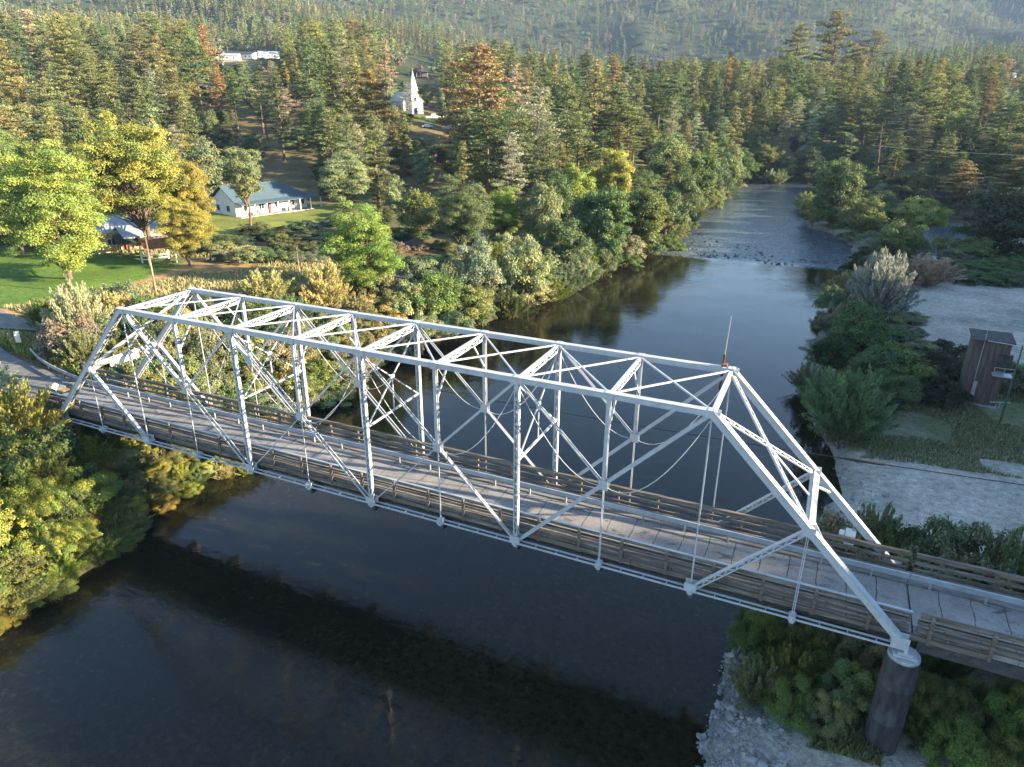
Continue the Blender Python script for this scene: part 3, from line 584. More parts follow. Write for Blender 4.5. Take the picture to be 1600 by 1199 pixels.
def gauge_house():
    P = np.array([70.6, 51.6]); z = float(height(*P)); t = local('gauge_house', 'tall narrow brown boarded tower shed leaning over the shady grass', 'tower shed', (P[0], P[1], z-.2), -YAW*-1+.02)
    t.rotation_euler = (0, 0, math.radians(-1)); H = 7.2; W_ = 3.3; Dp = 2.5
    g = Geo(); g.box((0, 0, H/2), (W_, Dp, H))
    for k in np.linspace(-W_/2+.1, W_/2-.1, 6): g.box((k, -Dp/2-.03, H/2), (.10, .06, H-.2))
    g.build('wall', M['brown'], t); g = Geo(); g.add([(-W_/2-.25, -Dp/2-.3, H+.02), (W_/2+.25, -Dp/2-.3, H+.02), (W_/2+.25, Dp/2+.3, H+.3), (-W_/2-.25, Dp/2+.3, H+.3), (-W_/2-.25, -Dp/2-.3, H+.14), (W_/2+.25, -Dp/2-.3, H+.14), (W_/2+.25, Dp/2+.3, H+.42), (-W_/2-.25, Dp/2+.3, H+.42)], BOXF); g.build('roof', M['darkroof'], t)
    g = Geo(); g.box((1.35, -Dp/2-.06, H-2.0), (1.3, .08, 1.7)); o = g.build('door', M['darkroof'], t); g = Geo(); g.box((1.35, -Dp/2-.6, H-3.2), (1.7, 1.1, .1)); 
    for z_ in (.45, .9): g.bar((.5, -Dp/2-1.12, H-3.2+z_), (2.2, -Dp/2-1.12, H-3.2+z_), .05, .05)
    for x in (.52, 1.35, 2.18): g.box((x, -Dp/2-1.12, H-2.75), (.05, .05, .9))
    g.build('balcony', M['galv'], t); g = Geo(); g.box((-.6, -Dp/2-.09, 2.0), (.34, .12, 1.6)); g.box((-.75, -Dp/2-.07, 4.6), (.06, .06, 7.4)); g.build('staff_gauge', M['conc'], t)
    g = Geo(); g.box((0, 0, .1), (W_+.3, Dp+.3, .5)); g.build('foundation', M['conc'], t)
    P2 = at(1563, 658); t2 = local('service_pole', 'thin pale green pole with cross arm standing right of the brown tower shed', 'pole', P2, .3); g = Geo(); g.tube([(0, 0, 0), (0, 0, 8.0)], [.10, .07], 8); g.build('shaft', M['green'], t2); g = Geo(); g.box((-.5, 0, 2.0), (1.9, .06, .07)); g.box((-.5, 0, 1.7), (.06, .06, .6)); g.build('cross_arm', M['galv'], t2)
    cable('service_wire', 'pale wire running from the brown tower shed roof to the right', (P[0]-.6, P[1]-1.8, z+H), (112, 40, z+9.5), .6, .03, 'palecable')
    P3 = at(1494, 622); t3 = local('steel_drum', 'small grey drum on the ground left of the brown tower shed', 'drum', P3, 0); g = Geo(); g.tube([(0, 0, 0), (0, 0, .3), (0, 0, .33), (0, 0, .6), (0, 0, .63), (0, 0, .9)], [.3, .3, .32, .3, .32, .3], 8); g.build('body', M['galv'], t3)
gauge_house()
def church():
    P = at(634, 178); h = math.atan2(R_[1], R_[0]); t = local('white_church', 'white church with a tall pointed steeple among the pines', 'church', P, h+math.radians(-58)); L, Dp = 17, 9.5
    walls(L, Dp, 5, 4.0).build('wall', M['white'], t); g = Geo(); prism_roof(g, L, Dp, 5, 4.2, .4); g.build('roof', M['greyroof'], t)
    for x in (-5.5, -2, 1.5, 5): window(t, x, -Dp/2-.03, 2.8, 1.0, 2.4, 'f')
    tw = thing('tower', None, None, (L/2+.8, 0, 0)); tw.parent = t; g = Geo(); g.box((0, 0, 3.9), (3.2, 3.2, 7.8)); g.box((0, 0, 7.9), (3.6, 3.6, .25)); g.box((0, 0, 8.8), (2.5, 2.5, 1.6)); g.build('tower_wall', M['white'], tw)
    g = Geo(); g.add([(-1.6, -1.6, 9.6), (1.6, -1.6, 9.6), (1.6, 1.6, 9.6), (-1.6, 1.6, 9.6), (0, 0, 17.6)], [(0, 1, 4), (1, 2, 4), (2, 3, 4), (3, 0, 4)]); g.tube([(0, 0, 17.2), (0, 0, 18.6)], .06, 6); g.build('spire', M['white'], tw)
    g = Geo(); g.box((1.62, 0, 1.3), (.08, 1.6, 2.6)); g.build('door', M['glass'], tw); g = Geo(); g.box((1.62, 0, 6), (.08, 1.1, 1.8)); g.box((0, -1.62, 6), (1.1, .08, 1.8)); g.build('louvre', M['glass'], tw)
    P = at(655, 121); t = local('dark_lodge', 'dark brown house with red gable and wide verandah above the church', 'house', P, h+.05); walls(13, 9, 3.3, 0, (0, 0)).build('wall', M['brown'], t); g = Geo(); prism_roof(g, 15, 12, 3.2, 2.0, .6, (3, 3)); g.build('roof', M['darkroof'], t)
    g = Geo(); g.box((0, -2.5, 5.2), (5.2, 4.5, 2.6)); g.build('dormer_wall', M['brown'], t); g = Geo(); g.add([(-3.3, -5.1, 6.3), (-3.3, 0, 6.3), (0, -5.1, 8.6), (0, 0, 8.6), (3.3, -5.1, 6.3), (3.3, 0, 6.3)], [(0, 1, 3, 2), (2, 3, 5, 4)]); g.build('dormer_roof', M['darkroof'], t)
    g = Geo(); g.add([(-2.8, -4.8, 6.2), (2.8, -4.8, 6.2), (0, -4.8, 8.3)], [(0, 1, 2)]); g.build('dormer_gable', M['redwall'], t); window(t, 0, -4.79, 5.4, 1.6, 1.1, 'f'); 
    for x in (-4.5, -1.5, 2.5, 5.0): window(t, x, -4.53, 1.8, 1.2, 1.3, 'f')
    for x in np.linspace(-7, 7, 6): g = Geo(); g.box((x, -6.2, 1.6), (.25, .25, 3.2)); g.build('verandah_post', M['white'], t)
    g = Geo(); g.box((2.2, 1.5, 6.5), (.8, .8, 3)); g.build('chimney', M['rock'], t)
church()
def small_house(label, px, py, L, Dp, hw, wall, roof, rz, hr=1.8):
    P = at(px, py); t = local('distant_house', label, 'house', P, rz); walls(L, Dp, hw, hr).build('wall', M[wall], t); g = Geo(); prism_roof(g, L, Dp, hw, hr+.1, .5); g.build('roof', M[roof], t)
    for x in (-L*.3, 0, L*.3): window(t, x, -Dp/2-.03, hw*.55, 1.4, 1.2, 'f')
hb = math.atan2(R_[1], R_[0])
small_house('long white bungalow at the left of the far golden clearing', 358, 95, 16, 9, 3.0, 'white', 'greyroof', hb+.1)
small_house('grey roofed white house in the middle of the far golden clearing', 390, 93, 12, 9, 3.2, 'white', 'darkroof', hb-.3)
small_house('pale gabled house at the right end of the far golden clearing', 421, 92, 15, 8, 3.2, 'cream', 'greyroof', hb+.25)
small_house('small pale house roof showing through trees high on the right', 1576, 122, 12, 9, 4.0, 'white', 'greyroof', hb)
small_house('low white building behind the large orange pine', 778, 207, 14, 7, 2.8, 'white', 'greyroof', hb+.2)
def boat():
    P = at(680, 188); t = local('parked_boat', 'white motor boat on a trailer parked right of the church', 'boat', P, hb+.1); L = 8.5
    xs = np.linspace(-.5, .5, 9)*L; g = Geo(); V = []
    for x in xs:
        k = 1-max(0, (x/L-.05)/.45)**2; wd = 1.25*k+.04; V += [(x, -wd, 1.7), (x, -wd*.8, .9), (x, 0, .55+.35*(1-k)), (x, wd*.8, .9), (x, wd, 1.7)]
    i = np.arange(45).reshape(9, 5); g.add(V, np.stack([i[:-1, :-1], i[1:, :-1], i[1:, 1:], i[:-1, 1:]], -1).reshape(-1, 4)); g.add([V[j] for j in (0, 1, 2, 3, 4)], [(0, 1, 2, 3), (0, 3, 4, 4)][:1]); g.add([(a[0], a[1], 1.68) for a in V], np.stack([i[:-1, 0], i[:-1, 4], i[1:, 4], i[1:, 0]], -1)); g.build('hull', M['white'], t)
    g = Geo(); g.box((-.4, 0, 2.2), (3.0, 1.7, 1.0), 0, 0, .8); g.build('cabin', M['carpaint'], t)
    for s in (-1, 1): g = Geo(); g.tube([(-1.2, s*1.0-.12, .35), (-1.2, s*1.0+.12, .35)], .35, 12); g.tube([(-1.2, s*1.0-.12, .35), (-1.2, s*1.0-.119, .35)], [.35, .01], 12); g.build('wheel', M['cable'], t)
boat()
def car(label, px, py, rz):
    P = at(px, py); t = local('parked_car', label, 'car', P, rz, 'cars parked on the track below the church')
    prof = [(-2.2, .35), (-2.25, .85), (-1.5, 1.0), (-1.0, 1.45), (.5, 1.48), (1.1, .98), (2.1, .85), (2.2, .4)]; g = Geo(); V = [(x, s*.88*(.86 if z > 1.2 else 1), z) for s in (-1, 1) for x, z in prof]; g.add(V, [(i, i+1, i+9, i+8) for i in range(7)]+[(7, 0, 8, 15)]+[(0, 7, 6, 1), (1, 6, 5, 2), (2, 5, 4, 3), (8, 9, 14, 15), (9, 10, 13, 14), (10, 11, 12, 13)]); g.build('body', M['carpaint'], t)
    g = Geo(); g.box((-.25, 0, 1.22), (1.75, 1.66, .33), 0, 0, .9); g.build('windows', M['glass'], t)
    for x in (-1.35, 1.35):
        for s in (-1, 1): g = Geo(); g.tube([(x, s*.80-.1, .33), (x, s*.80+.1, .33)], .33, 8); g.build('wheel', M['cable'], t)
car('silver car at the left end of the track below the church', 668, 200, hb+.2); car('silver car beside the boat trailer below the church', 700, 203, hb-.2)
def utility_pole(label, px, py, topy, r=.13):
    P = at(px, py); d = pix_ray(px, topy); t_ = np.linalg.norm((P-CAM)[:2])/np.linalg.norm(d[:2]); H = CAM[2]+t_*d[2]-P[2]; t = local('utility_pole', label, 'pole', P, 0)
    g = Geo(); g.tube([(0, 0, -.2), (.04, 0, H*.5), (0, 0, H)], [r, r*.85, r*.6], 8); g.build('shaft', M['pole'], t); g = Geo(); g.box((0, 0, H-.35), (.5, .08, .08)); g.build('bracket', M['rust'], t)
utility_pole('bare weathered pole standing in front of the garden pavilion', 246, 470, 362); utility_pole('slim bare pole behind the middle of the bridge truss', 473, 476, 386, .1)
# ---------------------------------------------------------------- vegetation
def rnd_dir(n, rg): v = rg.normal(size=(n, 3)); return v/(np.linalg.norm(v, axis=1)[:, None]+1e-9)
def leaves(g, P, Nrm, size, rg, asp=.62, col=None, mat=0, jit=.55, curl=.0):
    """diamond leaf (or leaf-cluster) faces at P, roughly facing Nrm"""
    n = len(P); Nn = Nrm+rg.normal(size=(n, 3))*jit; Nn /= np.linalg.norm(Nn, axis=1)[:, None]+1e-9
    t = np.cross(Nn, rnd_dir(n, rg)); t /= np.linalg.norm(t, axis=1)[:, None]+1e-9; b = np.cross(Nn, t)
    s = (size*rg.uniform(.55, 1.35, n))[:, None] if np.isscalar(size) else (size*rg.uniform(.7, 1.3, n))[:, None]
    V = np.stack([P-t*s*.5, P-b*s*.5*asp+Nn*s*.06, P+t*s*.5, P+b*s*.5*asp+Nn*s*.06], 1).reshape(-1, 3); f = np.arange(4*n).reshape(-1, 4)
    if col is None: col = .5*np.ones((n, 3))*rg.uniform(.70, 1.30, n)[:, None]*np.array([1, 1, 1])*(1+rg.normal(size=(n, 3))*.06)
    g.add(V, f, mat, np.clip(col, .05, 1)); return g
def limb(g, p0, p1, r0, r1, rg, bend=.12, n=6, k=5, mat=1):
    p0, p1 = np.array(p0, float), np.array(p1, float); t = np.linspace(0, 1, k)[:, None]; L = np.linalg.norm(p1-p0); o = rg.normal(size=3)*bend*L; P = p0+(p1-p0)*t+o*(t*(1-t))*2
    g.tube(P, np.linspace(r0, r1, k), n, mat, False, (.5, .5, .5)); return P
def broadleaf(seed, H=14., R=5.5, base=.22, leaf=.30, ncl=70, per=330, rg=None, shape='round', tint=(0, 0, 0), trunk_r=.3, cs=1.0):
    rg = np.random.default_rng(seed); T, F = Geo(), Geo(); zc = H*(base+(1-base)*.5); rz = H*(1-base)*.5
    limb(T, (0, 0, -.4), (rg.normal()*.3, rg.normal()*.3, H*.62), trunk_r, trunk_r*.35, rg, .05, 8, 6)
    csc = cs; dr = rnd_dir(ncl, rg); rad = rg.uniform(.35, 1., ncl)**.6; cs = dr*rad[:, None]
    if shape == 'vase': cs[:, :2] *= (.62+.42*(cs[:, 2:3]+1)/2)
    if shape == 'cone': cs[:, :2] *= (1.05-.75*(cs[:, 2:3]+1)/2)
    lob = 1+.24*np.sin(np.arctan2(cs[:, 1], cs[:, 0])*3+rg.uniform(0, 6))+.14*np.sin(cs[:, 2]*5+rg.uniform(0, 6))
    cc = cs*np.array([R*.86, R*.86, rz*.88])*lob[:, None]+np.array([0, 0, zc]); cr = R*rg.uniform(.17, .33, ncl)*(1.1-.3*rad)*csc
    for c in cc[::2]: limb(T, (0, 0, min(H*(base*.7+.25*rg.random()), c[2]*.75)), c, trunk_r*.32, .02, rg, .1, 5, 4)
    for c, r in zip(cc, cr):
        tone = rg.uniform(.80, 1.2); m = int(per*(r/(R*.24*csc))**2*rg.uniform(.8, 1.2)); d = rnd_dir(m, rg); d[:, 2] = np.where(d[:, 2] < -.3, -d[:, 2]*.6, d[:, 2])
        q = r*(rg.uniform(.45, 1.12, m))[:, None]*(1+.28*np.sin(d*4+rg.uniform(0, 6, 3)).mean(1))[:, None]; P = c+d*q*np.array([1.1, 1.1, .82])
        col = .5*tone*rg.uniform(.72, 1.28, m)[:, None]*(1+rg.normal(size=(m, 3))*.05)*(1+np.array([.16, .04, -.1])*rg.normal()*.6)
        leaves(F, P, d+np.array([0, 0, .35]), leaf, rg, .66, col)
    return T, F
def pine(seed, H=28., Lm=3.6, base=.28, nb=95, leaf=.62, dens=1.0, loose=0., top=1.0, dead=False):
    rg = np.random.default_rng(seed); T, F = Geo(), Geo(); lean = rg.normal(size=2)*.015*H
    trunk = lambda z: np.array([lean[0]*(z/H)**1.6, lean[1]*(z/H)**1.6, z])
    zz = np.linspace(-.4, H, 9); T.tube([trunk(max(z, 0))+[0, 0, min(z, 0)] for z in zz], .40*(H/28)*(1-zz/H*.93)+.02, 7, 1, False, (.5, .5, .5))
    P, N_, S_, Cc = [], [], [], []
    hole = rg.uniform(.3, .85, 3)
    for i in range(nb):
        t = (i+rg.random())/nb; z = H*(base+(1-base)*t**.92); prof = min(1, (t+.06)*3.2)*(1-t)**(.85 if loose == 0 else .55)*1.22+.05
        L = Lm*prof*rg.uniform(.55, 1.2)*(1+loose*rg.uniform(-.5, .7)); ph = i*2.39996+rg.normal()*.5; up = (.10+.42*t+rg.normal()*.12) if not dead else rg.normal()*.15
        if min(abs(t-hole)) < .025 and rg.random() < .7: L *= .45
        d = np.array([math.cos(ph), math.sin(ph), up]); p0 = trunk(z); p1 = p0+d*L
        if i % 2 == 0 or dead: T.tube([p0, (p0+p1)/2+[0, 0, -.04*L], p1], [.07*(H/28), .04, .012], 4, 1, False, (.5, .5, .5))
        m = int(max(3, L*8*dens)); s = rg.uniform(.25, 1.03, m)**.8; q = p0+(p1-p0)*s[:, None]+rg.normal(size=(m, 3))*np.array([.42, .42, .13])*(.45+.75*s[:, None])*(1+.6*loose); tone = rg.uniform(.72, 1.28)
        kk = 6; pp = np.repeat(q, kk, 0)+rg.normal(size=(m*kk, 3))*np.array([.2, .2, .11])*(1+.5*loose); P.append(pp); N_.append(rg.normal(size=(m*kk, 3))*.5+np.array([0, 0, .65])+d*np.array([.6, .6, 0])); S_.append(np.full(m*kk, leaf)); Cc.append(np.full(m*kk, tone))
    P = np.concatenate(P); tone = np.concatenate(Cc); n = len(P); col = .5*(tone*rg.uniform(.7, 1.3, n))[:, None]*(1+rg.normal(size=(n, 3))*.06)
    if not dead: leaves(F, P, np.concatenate(N_), np.concatenate(S_), rg, .34, col, 0, .5)
    return T, F
def shrub(seed, H=3.2, R=2.4, leaf=.17, ncl=46, per=300):
    rg = np.random.default_rng(seed); T, F = Geo(), Geo()
    for i in range(9): a = rg.uniform(0, 6.28); limb(T, (rg.normal()*.2, rg.normal()*.2, -.2), (math.cos(a)*R*.6, math.sin(a)*R*.6, H*rg.uniform(.4, .8)), .06, .015, rg, .15, 5, 4)
    for i in range(ncl):
        a = rg.uniform(0, 6.28); rr = R*math.sqrt(rg.random())*.92; top = H*(1-(rr/R)**2*.72)*rg.uniform(.62, 1.05); z = top*rg.uniform(.35, 1) if rg.random() < .55 else top*.92
        c = np.array([math.cos(a)*rr, math.sin(a)*rr, z]); r = R*rg.uniform(.13, .27); m = int(per*(r/(R*.2))**2); d = rnd_dir(m, rg); d[:, 2] = np.where(d[:, 2] < -.2, -d[:, 2]*.7, d[:, 2]); tone = rg.uniform(.78, 1.22)
        P = c+d*r*rg.uniform(.5, 1.15, m)[:, None]*(1+.3*np.sin(d*5+rg.uniform(0, 6, 3)).mean(1))[:, None]; P[:, 2] = np.maximum(P[:, 2], .05)
        col = .5*tone*rg.uniform(.7, 1.3, m)[:, None]*(1+rg.normal(size=(m, 3))*.06)*(1+np.array([.2, .05, -.1])*rg.normal()*.5); leaves(F, P, d+np.array([0, 0, .3]), leaf, rg, .6, col)
    return T, F
def willow(seed, H=4.5, R=2.6, nst=150, leaf=.20, per=115):
    """many upright arching sprays: feathery outline"""
    rg = np.random.default_rng(seed); T, F = Geo(), Geo()
    for i in range(nst):
        a = rg.uniform(0, 6.28); r0 = R*.35*math.sqrt(rg.random()); r1 = R*rg.uniform(.25, 1.05); h = H*rg.uniform(.5, 1.02)*(1-.45*(r1/R)**2); s = np.linspace(0, 1, 6)[:, None]
        p0 = np.array([math.cos(a)*r0, math.sin(a)*r0, -.1]); p1 = np.array([math.cos(a+rg.normal()*.3)*r1, math.sin(a+rg.normal()*.3)*r1, h]); c = (p0+p1)/2+np.array([0, 0, h*.22]); Q = p0*(1-s)**2+2*c*s*(1-s)+p1*s**2
        if i % 3 == 0: T.tube(Q, np.linspace(.035, .008, 6), 4, 1, False, (.5, .5, .5))
        m = per; t = rg.uniform(.28, 1.03, m); P = np.stack([np.interp(t, s[:, 0], Q[:, k]) for k in range(3)], 1)+rg.normal(size=(m, 3))*.11*(1.35-t[:, None])*(R/2.6)*1.6; ax = (p1-p0)/np.linalg.norm(p1-p0)
        n = rnd_dir(m, rg); n -= ax*(n@ax)[:, None]; tone = rg.uniform(.8, 1.22); col = .5*tone*rg.uniform(.75, 1.25, m)[:, None]*(1+rg.normal(size=(m, 3))*.05)
        nn = n/(np.linalg.norm(n, axis=1)[:, None]+1e-9); tt = ax+rg.normal(size=(m, 3))*.42; tt -= nn*(tt*nn).sum(1)[:, None]; tt /= np.linalg.norm(tt, axis=1)[:, None]; bb = np.cross(nn, tt); sz = (leaf*rg.uniform(.6, 1.4, m))[:, None]
        F.add(np.stack([P-tt*sz*.6, P-bb*sz*.17, P+tt*sz*.6, P+bb*sz*.17], 1).reshape(-1, 3), np.arange(4*m).reshape(-1, 4), 0, np.clip(col, .05, 1))
    return T, F
def bare_tree(seed, H=16.):
    rg = np.random.default_rng(seed); T, F = Geo(), Geo(); P = limb(T, (0, 0, -.3), (rg.normal()*.6, rg.normal()*.6, H), .26, .04, rg, .03, 7, 8)
    for i in range(34):
        t = rg.uniform(.25, .98); p = np.array([0, 0, 0])+P[0]*(1-t)+P[-1]*t; a = rg.uniform(0, 6.28); L = 3.2*(1.1-t)*rg.uniform(.4, 1.1); e = p+np.array([math.cos(a)*L, math.sin(a)*L, L*rg.uniform(.1, .9)]); limb(T, p, e, .05, .01, rg, .1, 4, 4)
        for k in range(3): q = p+(e-p)*rg.uniform(.4, 1); limb(T, q, q+rg.normal(size=3)*np.array([.7, .7, .5])*L*.3+[0, 0, .2], .02, .006, rg, .1, 4, 3)
    return T, F
LM = [M['leaf'], M['bark']]
PROTO = {}
def proto(kind, dims, builds):
    """each entry: (trunk mesh, crown mesh, joined mesh); dims = (height, width) of the model"""
    L = []
    for T, F in builds:
        # raise the material index of trunks to 1 for the joined mesh
        J = Geo(); J.v = T.v+F.v; J.n = T.n+F.n; J.f = [(f, 1, c, s) for f, m, c, s in T.f]+[(f+T.n, 0, c, s) for f, m, c, s in F.f]
        tm = T.mesh(kind+'_trunk', LM, True) if T.v else None; fm = F.mesh(kind+'_crown', LM, True) if F.v else None; L.append((tm, fm, J.mesh(kind, LM, True)))
    PROTO[kind] = (dims, L)
proto('broadleaf_tree', (14, 11.5), [broadleaf(s, 14, 5.5, .07, .34, 150, 400, shape=sh) for s, sh in ((1, 'round'), (2, 'round'), (3, 'vase'), (4, 'round'))])
proto('big_tree', (21, 17), [broadleaf(s, 21, 8.1, .06, .26, 200, 560, shape=sh, trunk_r=.42, cs=.78) for s, sh in ((5, 'round'), (6, 'cone'), (7, 'round'))])
proto('high_tree', (21, 17), [broadleaf(9, 21, 8.1, .27, .26, 190, 560, shape='round', trunk_r=.42, cs=.78)])
proto('bare_stemmed_tree', (14, 8), [broadleaf(8, 14, 3.9, .42, .24, 90, 300)])
proto('poplar_tree', (15, 6.5), [broadleaf(s, 15, 3.1, .12, .30, 70, 210, shape='cone') for s in (11, 12)])
proto('oak_tree', (9, 10.5), [broadleaf(s, 9, 5.0, .08, .30, 80, 270, shape='round') for s in (21, 22, 23)])
proto('pine_tree', (28, 7.4), [pine(s, 28, 3.7, b, 66) for s, b in ((31, .18), (32, .3), (33, .1), (34, .38))]+[pine(s, 28, lm, b, nb, .62, 1.0, lo) for s, lm, b, nb, lo in ((35, 4.4, .25, 56, .35), (36, 3.4, .42, 46, .3), (37, 4.8, .15, 60, .45), (38, 3.2, .2, 54, .15))])
proto('skirted_pine', (28, 11), [pine(39, 28, 6.0, .10, 84, .62, 1.15, .12)])
proto('fir_tree', (24, 6.8), [pine(s, 24, 3.4, .05, 74, .5, 1.15) for s in (41, 42, 43)])
proto('grey_pine', (24, 9.5), [pine(s, 24, 4.2, .2, 50, .5, .8, .7) for s in (51, 52)])
proto('shrub', (3.2, 4.8), [shrub(s) for s in (61, 62, 63, 64)])
proto('willow_shrub', (4.5, 5.2), [willow(s) for s in (71, 72, 73)])
proto('bare_tree', (16, 5), [bare_tree(s) for s in (81, 82, 83)])
proto('fine_shrub', (3.4, 5.0), [shrub(s, 3.4, 2.5, .105, 70, 620) for s in (91, 92, 93)])
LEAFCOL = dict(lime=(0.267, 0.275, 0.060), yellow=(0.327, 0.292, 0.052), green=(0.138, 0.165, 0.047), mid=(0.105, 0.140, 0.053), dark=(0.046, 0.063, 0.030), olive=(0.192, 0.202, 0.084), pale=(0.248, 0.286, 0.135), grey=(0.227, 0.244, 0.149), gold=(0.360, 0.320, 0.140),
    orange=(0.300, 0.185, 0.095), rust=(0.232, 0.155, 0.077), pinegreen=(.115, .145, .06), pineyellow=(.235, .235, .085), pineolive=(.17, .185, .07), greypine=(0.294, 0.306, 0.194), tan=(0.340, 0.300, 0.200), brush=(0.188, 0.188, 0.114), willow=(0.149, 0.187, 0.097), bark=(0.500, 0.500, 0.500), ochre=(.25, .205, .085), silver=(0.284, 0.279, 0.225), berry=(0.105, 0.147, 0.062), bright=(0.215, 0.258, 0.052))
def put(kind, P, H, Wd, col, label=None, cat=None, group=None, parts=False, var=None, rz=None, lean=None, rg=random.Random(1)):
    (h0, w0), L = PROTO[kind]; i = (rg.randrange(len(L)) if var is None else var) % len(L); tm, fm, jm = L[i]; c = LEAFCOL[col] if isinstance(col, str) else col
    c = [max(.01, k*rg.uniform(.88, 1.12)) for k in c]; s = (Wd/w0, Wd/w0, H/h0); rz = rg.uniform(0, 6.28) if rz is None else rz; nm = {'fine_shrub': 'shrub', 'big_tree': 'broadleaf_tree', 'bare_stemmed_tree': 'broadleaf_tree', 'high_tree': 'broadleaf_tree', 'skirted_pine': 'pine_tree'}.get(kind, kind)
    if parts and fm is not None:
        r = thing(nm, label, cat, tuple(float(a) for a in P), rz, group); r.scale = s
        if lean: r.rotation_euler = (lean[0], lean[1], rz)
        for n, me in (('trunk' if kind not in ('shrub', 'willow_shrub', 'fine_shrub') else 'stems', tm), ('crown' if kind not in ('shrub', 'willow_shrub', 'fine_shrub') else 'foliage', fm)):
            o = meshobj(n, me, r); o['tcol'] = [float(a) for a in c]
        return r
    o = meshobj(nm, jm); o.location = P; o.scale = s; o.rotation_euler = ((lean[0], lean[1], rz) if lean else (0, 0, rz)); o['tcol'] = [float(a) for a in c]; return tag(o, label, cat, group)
def proj(P):
    d = np.asarray(P, float)-CAM; z = d@F_; return np.stack([800+FPX*(d@R_)/z, 599.5-FPX*(d@U_)/z, z], -1)
def hero(kind, bx, by, ty, wpx, col, label, cat='tree', group=None, lean=None, var=None, parts=True):
    P = at(bx, by); d = pix_ray(bx, ty); t_ = np.linalg.norm((P-CAM)[:2])/np.linalg.norm(d[:2]); H = max(1.0, CAM[2]+t_*d[2]-P[2]); Wd = wpx*((P-CAM)@F_)/FPX
    return put(kind, P-np.array([0, 0, .15]), H, Wd, col, label, cat, group, parts, var, None, lean)
